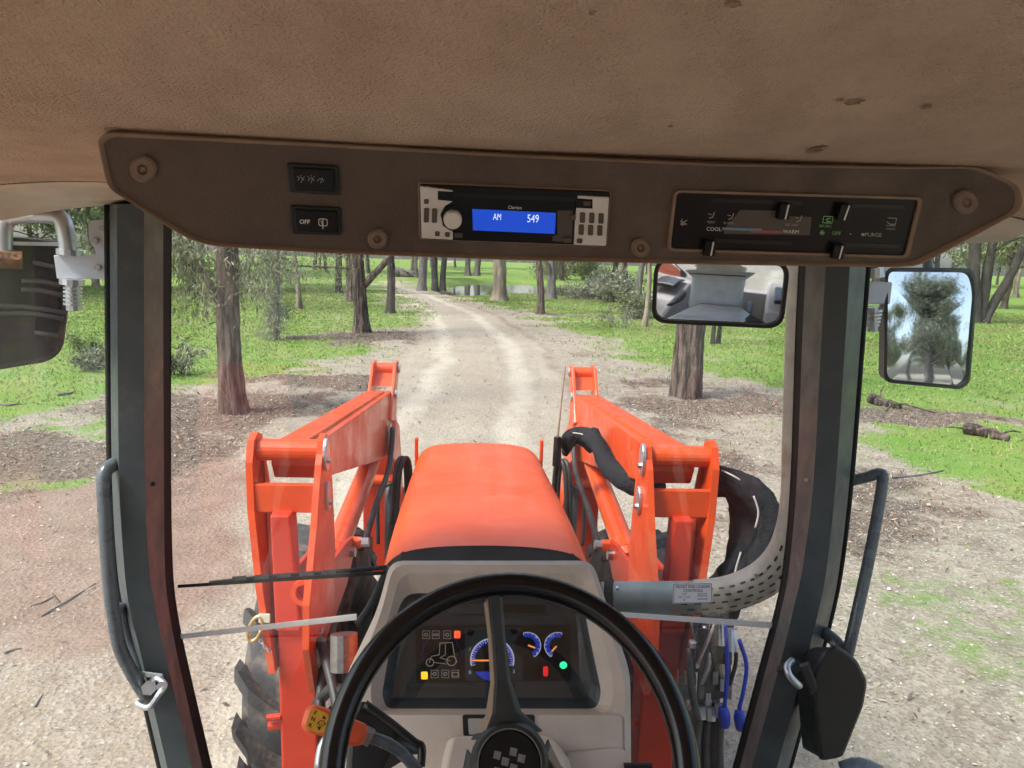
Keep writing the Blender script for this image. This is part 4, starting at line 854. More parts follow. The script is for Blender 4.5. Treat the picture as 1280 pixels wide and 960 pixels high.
# ================================================================== GRAB RAILS, LAMP
gl = root('grab_rail', P(160, 880, 1.25), 'dark tubular grab rail outside the left pillar', 'grab rail')
MB().tube([P(150, 578, 1.27), P(139, 582, 1.22), P(130, 596, 1.20), P(131, 640, 1.19), P(136, 720, 1.18), P(143, 775, 1.18), P(152, 815, 1.185), P(175, 858, 1.20), P(190, 878, 1.23)], .0115, 12, 5).mk('rail_tube', 'rail_paint', gl, smooth=True)
MB().tube([P(144, 765, 1.20), P(152, 762, 1.24), P(160, 800, 1.25), P(172, 842, 1.23)], .010, 10, 4).mk('rail_tube', 'rail_paint', gl, smooth=True)
MB().hexa([P(172, 838, 1.20), P(204, 842, 1.20), P(205, 850, 1.20), P(175, 846, 1.20)], [P(172, 838, 1.24), P(204, 842, 1.24), P(205, 850, 1.24), P(175, 846, 1.24)]).mk('mounting_plate', 'zinc', gl, bevel=.002)
ub = MB(); ub.tube([P(178, 876, 1.19), P(172, 880, 1.175), P(186, 884, 1.17), P(200, 866, 1.175), P(206, 856, 1.19), P(196, 848, 1.20), P(184, 856, 1.20)], .005, 8, 4); ub.tube([P(186, 860, 1.20), P(186, 860, 1.185)], .013, 6); ub.tube([P(202, 858, 1.20), P(202, 858, 1.18)], .009, 6); ub.mk('clamp_bolt', 'zinc', gl, smooth=False)
gr_ = root('grab_rail', P(1050, 800, 1.2), 'grey tubular grab rail outside the right door window', 'grab rail')
MB().tube([P(1060, 602, 1.32), P(1085, 596, 1.30), P(1100, 592, 1.29), P(1103, 604, 1.28), P(1090, 680, 1.25), P(1075, 750, 1.22), P(1061, 812, 1.20), P(1052, 850, 1.20)], .0105, 12, 5).mk('rail_tube', 'rail_paint', gr_, smooth=True)
MB().tube([P(1030, 790, 1.25), P(1048, 806, 1.22), P(1058, 830, 1.21)], .012, 10, 4).mk('rail_tube', 'rail_paint', gr_, smooth=True)
lamp = root('work_lamp', P(1035, 940, 1.12), 'black work lamp housing on the lower right pillar', 'lamp')
YD = 1.10
nf_ = [(1019, 872), (1018, 842), (1030, 816), (1046, 808), (1070, 826), (1083, 852), (1078, 882), (1053, 944), (1026, 949)]; nc = Vector((1048, 880))
nsh = lambda k, dx, dy: rnd([(nc.x + (x - nc.x) * k + dx, nc.y + (y - nc.y) * k + dy) for x, y in nf_], 7, 3)
MB().loops([[P(*p, YD + .13) for p in nsh(.82, -26, -8)], [P(*p, YD + .10) for p in nsh(.93, -24, -6)], [P(*p, YD + .03) for p in nsh(1.0, -4, -1)], [P(*p, YD + .022) for p in nsh(1.035, -2, 0)], [P(*p, YD + .004) for p in nsh(1.035, 0, 0)], [P(*p, YD) for p in nsh(.97, 0, 0)]]).mk('lamp_housing', 'black_plastic', lamp, bevel=.002)
MB().loops([[P(*p, YD - .004) for p in ((998, 830), (1012, 826), (1024, 862), (1014, 872))], [P(*p, YD - .02) for p in ((1000, 834), (1011, 831), (1021, 860), (1014, 867))]]).mk('back_bracket', 'black_plastic', lamp, bevel=.002)
MB().tube([P(990, 826, YD + .02), P(984, 834, YD - .01), P(988, 846, YD - .02), P(1000, 858, YD - .02)], .006, 8, 4).mk('swivel_clamp', 'zinc', lamp, smooth=True)
MB().tube([P(1040, 816, YD + .01), P(1040, 803, YD + .01)], .004, 8).mk('swivel_bolt', 'steel', lamp)
MB().tube([P(978, 838, 1.2), P(996, 832, YD + .03)], .011, 8).mk('mounting_arm', 'black_plastic', lamp)
st = tag(MB().tube([P(1052, 962, 1.2), P(1075, 956, 1.2), P(1100, 966, 1.2)], .014, 10, 3).mk('step_rail', 'rail_paint', None, smooth=True), 'end of a dark step rail at the bottom right', 'rail')

# ================================================================== DASHBOARD
DP = plane3(P(612, 700, 1.16), P(612, 960, .985), P(700, 700, 1.16))
dash = root('dashboard', DP(612, 1000, -.1), 'beige moulded dashboard column behind the steering wheel', 'dashboard')
O0 = [(487, 699), (742, 699), (756, 742), (790, 840), (794, 1250), (424, 1250), (428, 850), (470, 762)]
O1 = [(492, 706), (737, 706), (750, 748), (781, 850), (784, 1240), (434, 1240), (438, 860), (476, 768)]
O2 = [(500, 716), (730, 716), (741, 752), (768, 850), (766, 893), (464, 893), (462, 850), (487, 764)]
O3 = [(504, 738), (731, 738), (737, 776), (756, 866), (750, 886), (480, 886), (474, 868), (491, 770)]
rr = [16, 16, 20, 20, 20, 20, 20, 20]
lp = lambda pts, o, r=rr: [DP(*p, o) for p in rnd(pts, r, 4)]
MB().loops([lp(O0, -.26), lp(O0, -.014), lp(O1, .0), lp(O2, -.006), lp(O3, -.034)], cap0=False, cap1=False).mk('dash_shell', 'dash_beige', dash, smooth=False, bevel=.0)
# lower fascia with storage slot
mb = MB(); fp0 = [(440, 893), (778, 893), (780, 1236), (436, 1236)]; mb.loops([[DP(*p, -.02) for p in rnd(fp0, 6, 2)], [DP(*p, .0042) for p in rnd(fp0, 6, 2)]]); mb.mk('lower_fascia', 'dash_beige', dash, bevel=.004)
slab(DP, rnd([(578, 893), (668, 893), (669, 920), (579, 920)], 3, 2), .002, .0065).mk('slot_frame', 'black_plastic', dash, bevel=.001)
slab(DP, rnd([(585, 898), (661, 898), (662, 918), (586, 918)], 2, 2), .004, .0072).mk('slot_lid', 'cab_grey', dash)
MB().loops([[DP(*p, .004) for p in rnd([(560, 922), (690, 921), (714, 952), (716, 1010), (546, 1010), (552, 950)], 8, 3)], [DP(*p, .05) for p in rnd([(568, 918), (686, 918), (704, 948), (708, 1010), (556, 1010), (560, 948)], 8, 3)]]).mk('column_cover', 'dash_beige', dash, bevel=.006)
slab(DP, rnd([(706, 940), (776, 934), (786, 945), (784, 990), (706, 1000)], 8, 3), .004, .012).mk('side_recess', 'dash_beige', dash, bevel=.003)
MB().tube([DP(778, 958, .012), DP(812, 957, .02)], .006, 10).mk('key_switch', 'black_plastic', dash)
# dark bowl around the instruments
I0 = O3; I1 = [(512, 752), (726, 752), (731, 778), (745, 855), (738, 872), (492, 872), (486, 858), (500, 778)]; I2 = [(510, 762), (724, 762), (727, 780), (731, 850), (725, 858), (508, 858), (505, 850), (506, 780)]
ic = root('instrument_cluster', DP(612, 886, -.06), 'dark instrument cluster with lit blue gauges and warning lamps', 'instrument cluster')
MB().loops([lp(I0, -.034), lp(I1, -.050), lp(I2, -.056)], cap0=False, cap1=True).mk('cluster_bowl', 'dash_dark', ic)
slab(DP, [(560, 747), (688, 749), (690, 766), (560, 764)], -.055, -.048).mk('display_hood', 'dash_dark', ic, bevel=.002)
slab(DP, [(624, 751), (684, 752), (685, 763), (624, 762)], -.049, -.0465).mk('hour_meter', 'gauge_black', ic)
slab(DP, rnd([(516, 778), (717, 777), (719, 850), (517, 853)], 3, 2), -.057, -.0535).mk('instrument_face', 'gauge_black', ic)
slab(DP, rnd([(580, 781), (654, 781), (656, 849), (581, 850)], 3, 2), -.054, -.0528).mk('tacho_plate', 'dash_dark', ic)
Z0 = -.0524
def gauge(cx, cy, r, a0, a1, name, needle, pivot, ticks=18):
    g = MB(); ringp(g, DP, cx, cy, 0.01, r, Z0, 0, 360, 36); o = g.mk(name, 'gauge_black', ic)
    b = MB(); ringp(b, DP, cx, cy, r * (.80 if r > 20 else .62), r, Z0 + .0005, a0, a1, 30); b.mk('gauge_band', 'gauge_blue', o)
    t = MB(); ringp(t, DP, cx, cy, r * .97, r * 1.03, Z0 + .001, a0, a1, 30)
    for i in range(ticks + 1):
        a = R(a0 + (a1 - a0) * i / ticks); q_ = .82 if i % 3 == 0 else .88
        linep(t, DP, [(cx + r * q_ * math.cos(a), cy + r * q_ * math.sin(a)), (cx + r * .96 * math.cos(a), cy + r * .96 * math.sin(a))], .7, Z0 + .001)
    t.mk('tick_marks', 'gauge_white', o); nd = MB(); linep(nd, DP, [pivot, needle], 2.2, Z0 + .003); nd.mk('needle', 'needle_orange', o); return o
tg = gauge(616, 823, 28, 165, 375, 'tachometer', (588.5, 823.5), (612, 823.5), 30)
b = MB(); V = [DP(616 + 27 * math.cos(R(a)), 823 + 27 * math.sin(R(a)), Z0 + .0007) for a in range(32, 149, 6)]; b.add(V, [tuple(range(len(V)))]); b.mk('gauge_band', 'gauge_blue', tg)
for s_, x, y in (('0', 587, 839), ('1', 587, 809), ('3', 644, 838), ('2', 630, 792)): text(s_, DP, x, y, 4.4, 'gauge_white', tg, Z0 + .0012, name='gauge_number')
text('PTO', DP, 633, 812, 3.6, 'grip_label', tg, Z0 + .0012, name='gauge_number'); text('540', DP, 634, 818, 3.6, 'grip_label', tg, Z0 + .0012, name='gauge_number')
fg = gauge(662, 804, 17, -110, 60, 'fuel_gauge', (671, 807), (663, 804), 8); tp = gauge(701, 804, 17, 120, 290, 'temperature_gauge', (693.5, 811.5), (699, 805.5), 8)
for s_, x, y, g in (('F', 674, 794, fg), ('E', 674, 814, fg), ('H', 692, 792, tp), ('C', 692, 815, tp)): text(s_, DP, x, y, 3.4, 'gauge_white', g, Z0 + .0012, name='gauge_number')
def lampm(pts, m, name='warning_lamp'): return slab(DP, pts, -.0535, -.0495).mk(name, m, ic, bevel=.0004)
lampm(rnd(rect(566.5, 785, 574.5, 794.5), 1, 1), 'lamp_red'); lampm(rnd(rect(523.5, 838, 532, 848), 1, 1), 'lamp_amber'); lampm(rnd(rect(682.5, 831, 688.5, 844), 2, 2), 'lamp_deepred')
lampm(circ(708.5, 829.5, 4.8), 'lamp_green'); lampm(circ(697, 829, 3.6), 'gauge_black', 'unlit_lamp'); lampm(circ(697, 841, 3.6), 'gauge_black', 'unlit_lamp'); lampm(circ(588, 787, 5), 'black_gloss', 'unlit_lamp'); lampm(circ(644, 785, 5), 'black_gloss', 'unlit_lamp')
m_ = MB()
for (x, y) in ((530, 790), (542.5, 790), (557.5, 790), (541, 841), (555, 841), (568, 841)):
    linep(m_, DP, [(x - 4.5, y - 5), (x + 4.5, y - 5), (x + 4.5, y + 5), (x - 4.5, y + 5), (x - 4.5, y - 5)], .5, Z0 + .001)
for (x, y) in ((530, 790), (557.5, 790), (541, 841), (555, 841)): ringp(m_, DP, x, y, 1.6, 2.4, Z0 + .001, n=12); linep(m_, DP, [(x - 3.3, y), (x - 1.8, y)], .7, Z0 + .001)
for x in (540.7, 544.3): ringp(m_, DP, x, 790, 1.1, 1.8, Z0 + .001, n=10)
linep(m_, DP, [(564.5, 839), (571.5, 839), (571.5, 844), (564.5, 844), (564.5, 839)], .8, Z0 + .001); m_.mk('lamp_symbols', 'gauge_line', ic)
m_ = MB()   # outline drawing of a tractor
linep(m_, DP, [(548, 801), (564, 800), (567, 818), (570, 826)], .9, Z0 + .001); linep(m_, DP, [(548, 801), (547, 816), (537, 818), (534, 826)], .9, Z0 + .001); linep(m_, DP, [(555, 802), (555, 816), (548, 820), (562, 824)], .8, Z0 + .001); linep(m_, DP, [(541, 826), (556, 828)], .8, Z0 + .001)
ringp(m_, DP, 563, 824, 5.6, 6.6, Z0 + .001, n=20); ringp(m_, DP, 535, 826, 4.4, 5.4, Z0 + .001, n=20); m_.mk('tractor_outline', 'gauge_line', ic)
b = MB(); ringp(b, DP, 550, 815, 24.5, 25.8, Z0 + .0008, n=30); b.mk('blue_halo', 'halo_blue', ic)

mk('cluster_lens', [DP(507, 744, -.040), DP(730, 744, -.040), DP(750, 872, -.040), DP(486, 872, -.040)], [(0, 1, 2, 3)], 'lens', ic)
# ================================================================== STEERING WHEEL
d_ = ray(637, 954); WC = CAM + d_ * .80; WN = (CAM - WC).normalized(); WN = (WN + Vector((0, 0, .04))).normalized()
WPn = Pl(WC, WN); sw = root('steering_wheel', WC - WN * .05, 'black three-spoke steering wheel with a chequered hub badge', 'steering wheel')
ux = Vector((1, 0, 0)); ux = (ux - WN * ux.dot(WN)).normalized(); uy = WN.cross(ux)
Ls = []; Rm, rmn = .197, .0148
for i in range(72):
    a = 2 * math.pi * i / 72; e = ux * math.cos(a) + uy * math.sin(a); Ls.append([WC + e * (Rm + rmn * math.cos(b_)) + WN * rmn * 1.05 * math.sin(b_) for b_ in [2 * math.pi * k / 16 for k in range(16)]])
MB().loops(Ls, closed=True).mk('rim', 'wheel_black', sw, smooth=True)
def wpt(r, a, o): e = ux * math.cos(R(a)) + uy * math.sin(R(a)); return WC + e * r + WN * o
def wl(x, y, o): return WC + ux * x + uy * y + WN * o
def spoke(rot):
    rot_ = R(rot); c, s_ = math.cos(rot_), math.sin(rot_)
    prof = [(.185, .0112, .0), (.14, .0098, -.018), (.09, .0118, -.034), (.055, .021, -.036), (.03, .045, -.034)]
    Ls = []
    for (yy_, hw, o) in prof:
        sect = [(-hw, -.007), (-hw * .62, .006), (hw * .62, .006), (hw, -.007), (hw * .7, -.014), (-hw * .7, -.014)]
        Ls.append([wl(x * c - yy_ * s_, x * s_ + yy_ * c, o + oo) for x, oo in sect])
    return MB().loops(Ls)
for a in (6, 126, 246):
    sp_ = spoke(a).mk('spoke', 'spoke_grey', sw, bevel=.002); c, s_ = math.cos(R(a)), math.sin(R(a)); Ls = []
    for (yy_, hw, o) in [(.178, .0111, .0), (.14, .0098, -.018), (.09, .0118, -.034), (.055, .021, -.036), (.036, .036, -.034)]:
        Ls.append([wl(x * c - yy_ * s_, x * s_ + yy_ * c, o + oo) for x, oo in ((-hw - .0008, -.0068), (-hw * .66, .0050), (-hw * .66 - .0012, .0058), (-hw - .0022, -.0060))])
    MB().loops(Ls).mk('spoke_highlight', 'trim_tan', sp_)  # tan strip added to paint a highlight along the spoke's left edge
hub = lambda r, o, n_=32: [wl(r * math.cos(2 * math.pi * i / n_), r * math.sin(2 * math.pi * i / n_), o) for i in range(n_)]
MB().loops([hub(.046, -.06), hub(.046, -.030), hub(.041, -.022), hub(.037, -.021), hub(.035, -.023)]).mk('hub', 'spoke_grey', sw, smooth=False)
bd = MB().loops([hub(.0345, -.0225), hub(.0335, -.0195)], cap0=False).mk('badge', 'black_gloss', sw)
MB().loops([hub(.0368, -.0205), hub(.0368, -.0192), hub(.0355, -.0192), hub(.0355, -.0205)], cap0=False, cap1=False).mk('badge_ring', 'badge_silver', sw)
hc = Vector((0, 0)); e1 = Vector((.0088, .0016)); e2 = Vector((-.0016, .0088)); sk = Vector((.0040, .0066))
for i in range(-2, 2):
    for j in range(-1, 3):
        if (i + j) % 2 == 0:
            c = Vector((.0042 + i * .0092, .0015 + j * .0082 + i * .0016 - .006)); MB().loops([[wl(*(c + v), -.0194) for v in (Vector((-.0048, -.0030)), Vector((.0030, -.0048)), Vector((.0050, .0032)), Vector((-.0030, .0050)))], [wl(*(c + v), -.0186) for v in (Vector((-.0048, -.0030)), Vector((.0030, -.0048)), Vector((.0050, .0032)), Vector((-.0030, .0050)))]]).mk('check_square', 'badge_silver', bd)
MB().tube([WC - WN * .05, WC - WN * .14 + Vector((0, .0, -.0))], .028, 20).mk('steering_column', 'black_plastic', sw)

# ================================================================== COLUMN LEVERS
LV = Pl(P(410, 905, .78), (CAM - P(410, 905, .78)))
lv = root('shuttle_lever', P(520, 960, .86), 'orange direction lever with yellow F N R plate left of the steering wheel', 'lever')
gp_ = rnd([(392, 879), (424, 891), (461, 906), (456, 930), (440, 934), (410, 922), (381, 915), (376, 906), (382, 886)], 7, 3)
gc = Vector((420, 906)); gs = lambda k: [tuple(gc + (Vector(p) - gc) * k) for p in gp_]
MB().loops([[LV(*p, -.022) for p in gs(.8)], [LV(*p, -.012) for p in gp_], [LV(*p, .002) for p in gp_], [LV(*p, .008) for p in gs(.86)]]).mk('grip', 'grip_orange', lv, smooth=False, bevel=.002)
lab = slab(LV, rnd([(391, 884), (411, 893), (413, 905), (406, 916), (396, 916), (383, 910), (384, 900)], 4, 3), .0075, .0092); lab_o = lab.mk('direction_plate', 'grip_label', lv)
for s_, x, y in (('F', 394, 891.5), ('N', 391.5, 899), ('R', 388, 907)): text(s_, LV, x, y, 5.2, 'print_black', lv, .0095, 22, bold=.02)
m_ = MB(); m_.add([LV(405, 894, .0095), LV(408, 899.5, .0095), LV(402.5, 898, .0095)], [(0, 1, 2)]); m_.add([LV(398.5, 913.5, .0095), LV(396.5, 907.5, .0095), LV(402, 909, .0095)], [(0, 1, 2)]); ringp(m_, LV, 402, 904, 3.0, 3.9, .0095, n=16); linep(m_, LV, [(398, 902.5), (397, 905)], .9, .0095); linep(m_, LV, [(407, 903.5), (406, 906)], .9, .0095); m_.mk('printed_symbol', 'print_black', lv)
text('2', LV, 402, 904, 3.4, 'print_black', lv, .0095, 18)
MB().tube([LV(455, 918, -.01), LV(465, 923, -.01)], .0105, 10).mk('collar', 'steel', lv)
MB().tube([LV(462, 921, -.01), LV(490, 932, -.01), LV(512, 950, -.015), LV(540, 985, -.03)], .0072, 12, 4).mk('lever_rod', 'rail_paint', lv, smooth=True)
bl = root('column_stalk', P(500, 950, .90), 'black stalk assembly behind the orange lever', 'lever')
LB = Pl(P(480, 905, .86), (CAM - P(480, 905, .86)))
MB().loops([[LB(*p, -.03) for p in ((452, 876), (460, 878), (528, 931), (530, 944), (524, 944), (470, 960), (430, 970), (434, 900))], [LB(*p, 0) for p in ((452, 876), (458, 878), (496, 912), (490, 925), (486, 940), (478, 968), (436, 972), (440, 900))]]).mk('stalk_body', 'black_plastic', bl, bevel=.003)
MB().tube([LB(456, 880, .004), LB(490, 905, .004), LB(518, 928, .004), LB(527, 934, .004), LB(526, 958, .004)], .0055, 8, 4).mk('stalk_guard', 'black_plastic', bl, smooth=True)
MB().tube([LB(412, 920, -.01), LB(402, 935, -.01), LB(398, 962, -.01)], .007, 8, 3).mk('stalk_cable', 'zinc', bl, smooth=True)

# ================================================================== WIPER, EXHAUST, STICKER
wp = root('windscreen_wiper', P(480, 712, 1.40), 'parked black wiper blade across the lower left windscreen', 'wiper')
YB = 1.375
MB().loops([[P(x, y0, YB - .004) for x, y0 in ((222, 731), (222, 735), (480, 718.5), (480, 713.5))], [P(x, y0, YB + .004) for x, y0 in ((222, 731), (222, 735), (480, 718.5), (480, 713.5))]]).mk('blade', 'black_rubber', wp)
MB().tube([P(262, 727.5, YB + .004), P(330, 721, YB + .006), P(410, 715.5, YB + .006), P(484, 709, YB + .010)], [.0028, .0042, .0045, .0050], 8).mk('wiper_arm', 'black_plastic', wp, smooth=True)
mb = MB()
for x in (290, 318, 346, 374, 402): mb.hexa([P(x, 731.5 - (x - 222) * .068 - 6, YB - .003), P(x + 18, 731 - (x - 222) * .068 - 7.2, YB - .003), P(x + 18, 733 - (x - 222) * .068 - 3.5, YB - .003), P(x, 733 - (x - 222) * .068 - 2, YB - .003)], [P(x, 731.5 - (x - 222) * .068 - 6, YB + .003), P(x + 18, 731 - (x - 222) * .068 - 7.2, YB + .003), P(x + 18, 733 - (x - 222) * .068 - 3.5, YB + .003), P(x, 733 - (x - 222) * .068 - 2, YB + .003)])
mb.mk('blade_holder', 'rail_paint', wp)
MB().tube([P(484, 709, YB + .01), P(476, 730, YB + .012), P(462, 760, YB + .012), P(448, 780, YB + .014)], [.006, .008, .009, .010], 8, 4).mk('wiper_pivot', 'black_plastic', wp, smooth=True)
ex = root('exhaust_pipe', P(760, 760, 1.62), 'beige exhaust pipe with a slotted heat shield bending up the right pillar', 'exhaust')
path = crom([P(752, 748, 1.66), P(800, 747, 1.645), P(860, 747, 1.625), P(910, 742, 1.60), P(950, 726, 1.565), P(978, 700, 1.525), P(994, 664, 1.495), P(1001, 620, 1.48), P(1003, 560, 1.475), P(1007, 450, 1.47), P(1012, 300, 1.47)], 6)
def pframe(k):
    t = (path[min(k + 1, len(path) - 1)] - path[max(k - 1, 0)]).normalized(); u_ = Vector((0, -1, 0)); u_ = (u_ - t * u_.dot(t)).normalized(); return t, u_, t.cross(u_)
RP_ = .041
MB().tube(path[:15], RP_ - .001, 28).mk('plain_pipe', 'exhaust_pipe', ex, smooth=True)
MB().tube(path[13:], RP_ + .001, 28).mk('heat_shield', 'exhaust_shield', ex, smooth=True)
MB().tube([P(757, 748, 1.66), P(768, 748, 1.655)], RP_ + .004, 24).mk('clamp_ring', 'black_rubber', ex)
cum = [0.0]
for a, b in zip(path[:-1], path[1:]): cum.append(cum[-1] + (b - a).length)
def at_s(s):
    k = max(i for i in range(len(cum)) if cum[i] <= s + 1e-9); k = min(k, len(path) - 2); f = (s - cum[k]) / (cum[k + 1] - cum[k]); t, u_, v_ = pframe(k); return path[k].lerp(path[k + 1], f), t, u_, v_
s = cum[13] - .03; row = 0
while s < cum[36]:
    for j, ang in enumerate(range(-60, 75, 22)):
        if s < cum[16] and ang < 0 and row > 1: pass
        a = R(ang + 8); ss = s + (.016 if j % 2 else 0); V = []
        for (ds, da) in ((-.0095, 0), (-.007, .055), (.007, .055), (.0095, 0), (.007, -.055), (-.007, -.055)):
            p, t, u_, v_ = at_s(ss + ds); V.append(p + (u_ * math.cos(a + da) + v_ * math.sin(a + da)) * (RP_ + .0022))
        mk('slot', V, [tuple(range(6))], 'gauge_black', ex)
    s += .034; row += 1
for k, dx in ((3, 0), (26, .0)):
    p, t, u_, v_ = pframe_ = (path[k], *pframe(k)); MB().tube([p + (u_ * .5 - v_ * .86) * RP_, p + (u_ * .5 - v_ * .86) * (RP_ + .006)], .004, 6).mk('shield_bolt', 'steel', ex)
SP = Pl(P(866, 741, YW - .0025), Vector((0, -1, 0)))
stk = root('instruction_sticker', SP(866, 753), 'small white sticker headed front end loader controls on the windscreen', 'sticker')
slab(SP, rnd([(841, 729), (890, 728.5), (890.5, 753.5), (841, 754.5)], 1, 1), 0, .0008).mk('sticker_sheet', 'sticker_white', stk)
text('FRONT END LOADER', SP, 866, 733.2, 3.6, 'print_black', stk, .0012, -.5, wscale=.86, bold=.01); text('CONTROLS', SP, 866, 738, 3.6, 'print_black', stk, .0012, -.5, wscale=.9, bold=.01)
text('LIFT', SP, 855.5, 742.3, 2.2, 'print_black', stk, .0012); text('ROLL  +  FLOAT', SP, 855.5, 746, 2.0, 'print_black', stk, .0012, wscale=.7); text('BUCKET', SP, 878, 742, 2.2, 'print_black', stk, .0012); text('OPERATION', SP, 878, 744.8, 2.0, 'print_black', stk, .0012, wscale=.85)
m_ = MB(); linep(m_, SP, [(842, 729.8), (889, 729.4), (889.5, 752.8), (842, 753.6), (842, 729.8)], .6, .0012); linep(m_, SP, [(872, 748.5), (884, 748.3)], .8, .0012); linep(m_, SP, [(855, 748), (855, 751)], .8, .0012); m_.mk('printed_border', 'print_black', stk)

# ================================================================== TRACTOR BODY
body = root('tractor', (0, 2.4, 0), 'orange tractor bonnet and lugged front wheels ahead of the windscreen', 'tractor')
def bsec(y, hw, zt, zs, flare, hs):
    cx_ = .006 - .030 * (y - 1.6) / 1.5
    return [Vector((x + cx_, y, z)) for x, z in ((-hw - flare, zs), (-hw - flare * .55, zt - hs * .9), (-hw - .008, zt - .10), (-hw + .008, zt - .045), (-hw + .045, zt - .012), (-hw * .5, zt + .001), (0, zt + .006), (hw * .5, zt + .001), (hw - .045, zt - .012), (hw - .008, zt - .045), (hw + .008, zt - .10), (hw + flare * .55, zt - hs * .9), (hw + flare, zs))]
zr_ = P(605, 684, 1.60).z; zf_ = P(605, 552, 3.05).z
secs = [(1.60, .250, zr_, zr_ - .52, .06, .33), (1.9, .254, zr_ - .006, zr_ - .55, .06, .33), (2.4, .259, zr_ + (zf_ - zr_) * .50, .98, .05, .33), (2.8, .263, zf_ + .018, .95, .03, .33), (3.00, .263, zf_ + .002, .93, .02, .33), (3.10, .257, zf_ - .018, .9, .02, .33), (3.18, .225, zf_ - .10, .86, .02, .30), (3.21, .185, zf_ - .25, .80, .02, .28)]
B_ = [bsec(*s_) for s_ in secs]; n_ = len(B_[0]); V = [v for L in B_ for v in L]; Fc = []
for k in range(len(B_) - 1):
    for i in range(n_ - 1): a = k * n_ + i; Fc.append((a, a + 1, a + n_ + 1, a + n_))
Fc.append(tuple((len(B_) - 1) * n_ + i for i in range(n_)))
bo_ = mk('bonnet', V, Fc, 'orange_bonnet', body, smooth=True, sub=2)
def bshell(y0, y1, k0, m, name):
    A = [Vector((v.x * k0, y0, v.z * 1 + (k0 - 1) * .25)) for v in B_[0]]; C2 = [Vector((v.x * k0, y1, v.z + (k0 - 1) * .25)) for v in B_[0]]; V = A + C2
    return mk(name, V + [Vector((v.x * .9, y0 - .002, v.z - .05)) for v in B_[0]], [(i, i + 1, n_ + i + 1, n_ + i) for i in range(n_ - 1)] + [(i, 2 * n_ + i, 2 * n_ + i + 1, i + 1) for i in range(n_ - 1)], m, body, smooth=False)
bshell(1.50, 1.605, .985, 'seal_black', 'bonnet_seal')
MB().box((0, 2.3, .75), (.40, 1.7, .5)).mk('engine_block', 'engine_dark', body, bevel=.03)
MB().box((0, 1.50, 1.02), (.46, .10, .70)).mk('firewall', 'engine_dark', body, bevel=.02)
MB().box((0, 2.9, .58), (.9, .22, .22)).mk('front_axle', 'orange_red', body, bevel=.03)
for s in (-1, 1):
    MB().box((s * .266 - .02, 2.98, zf_ - .03), (.014, .03, .12)).mk('bonnet_bracket', 'orange', body, bevel=.004)
    MB().hexa([(s * .34, 1.62, .9), (s * .30, 1.62, 1.18), (s * .30, 1.9, 1.10), (s * .34, 1.9, .9)], [(s * .40, 1.62, .9), (s * .36, 1.62, 1.10), (s * .36, 1.9, 1.02), (s * .40, 1.9, .9)]).mk('side_cover', 'engine_dark', body, bevel=.01)
    # rear mudguards, seen in the mirror
    V = []; Fc = []
    for i in range(13):
        a = R(20 + 120 * i / 12); y_ = -.75 + .92 * math.cos(a); z_ = .80 + .92 * math.sin(a); V += [(s * .80, y_, z_), (s * 1.25, y_, z_)]
        if i: Fc.append((2 * i - 2, 2 * i - 1, 2 * i + 1, 2 * i))
    mk('rear_mudguard', V, Fc, 'orange', body, smooth=True)
MB().tube([P(430, 792, 1.75), P(430, 838, 1.72)], .035, 14).mk('filter_bowl', 'steel', body, smooth=False)
mb = MB()
for pts in ([P(400, 800, 1.9), P(412, 840, 1.8), P(425, 900, 1.7)], [P(395, 880, 1.85), P(415, 860, 1.8), P(440, 870, 1.7)], [P(420, 780, 2.0), P(405, 830, 1.9), P(398, 900, 1.8)]): mb.tube(pts, .014, 8, 4)
mb.mk('engine_hose', 'hose_rubber', body, smooth=True)
# ---- front wheels
def lug_mesh(side):
    # one chevron bar from the tread centre to the shoulder, standing at the top of the tyre
    V = []; sec = [(0.00, -.02, .028), (.06, .02, .030), (.12, .07, .032), (.165, .115, .034), (.186, .13, .032)]
    Ls = []
    for (x, off, hw) in sec:
        drop = .0 if x < .13 else (x - .13) * 1.0; z0 = .545 - drop; z1 = .612 - drop * 1.0
        Ls.append([Vector((side * x, off - hw * 1.25, z0)), Vector((side * x, off + hw * 1.25, z0)), Vector((side * x, off + hw * .85, z1)), Vector((side * x, off - hw * .85, z1))])
    mb = MB().loops(Ls); me = bpy.data.meshes.new('lug'); me.from_pydata([tuple(v) for v in mb.V], [], mb.F); me.materials.append(MATS['tyre']); me.update(); return me
LM = {1: lug_mesh(1), -1: lug_mesh(-1)}
def wheel(x):
    c = Vector((x, 2.86, .545))
    rp = [(-.09, .30), (-.06, .27), (-.04, .22), (-.05, .10), (.05, .10), (.04, .22), (.06, .27), (.09, .30)]
    Ls = [[c + Vector((px_, r * math.sin(2 * math.pi * i / 40), r * math.cos(2 * math.pi * i / 40))) for px_, r in rp] for i in range(40)]
    o = MB().loops(Ls, closed=True).mk('front_wheel', 'orange_red', body, smooth=True)
    prof = [(-.10, .30), (-.155, .34), (-.178, .42), (-.172, .50), (-.13, .555), (-.06, .568), (0, .572), (.06, .568), (.13, .555), (.172, .50), (.178, .42), (.155, .34), (.10, .30)]
    Ls = [[c + Vector((px_, .91 * r * math.sin(2 * math.pi * i / 64), .91 * r * math.cos(2 * math.pi * i / 64))) for px_, r in prof] for i in range(64)]
    MB().loops(Ls, closed=True).mk('tyre', 'tyre', o, smooth=True)
    for i in range(16):
        for sd_ in (1, -1):
            l = bpy.data.objects.new('lug', LM[sd_]); col.objects.link(l); l.parent = o; l.location = c - OFF[body.name]; l.scale = (1, .91, .91)
            l.rotation_euler.x = 2 * math.pi * (i + (.5 if sd_ < 0 else 0)) / 16
wheel(-.69); wheel(.69)

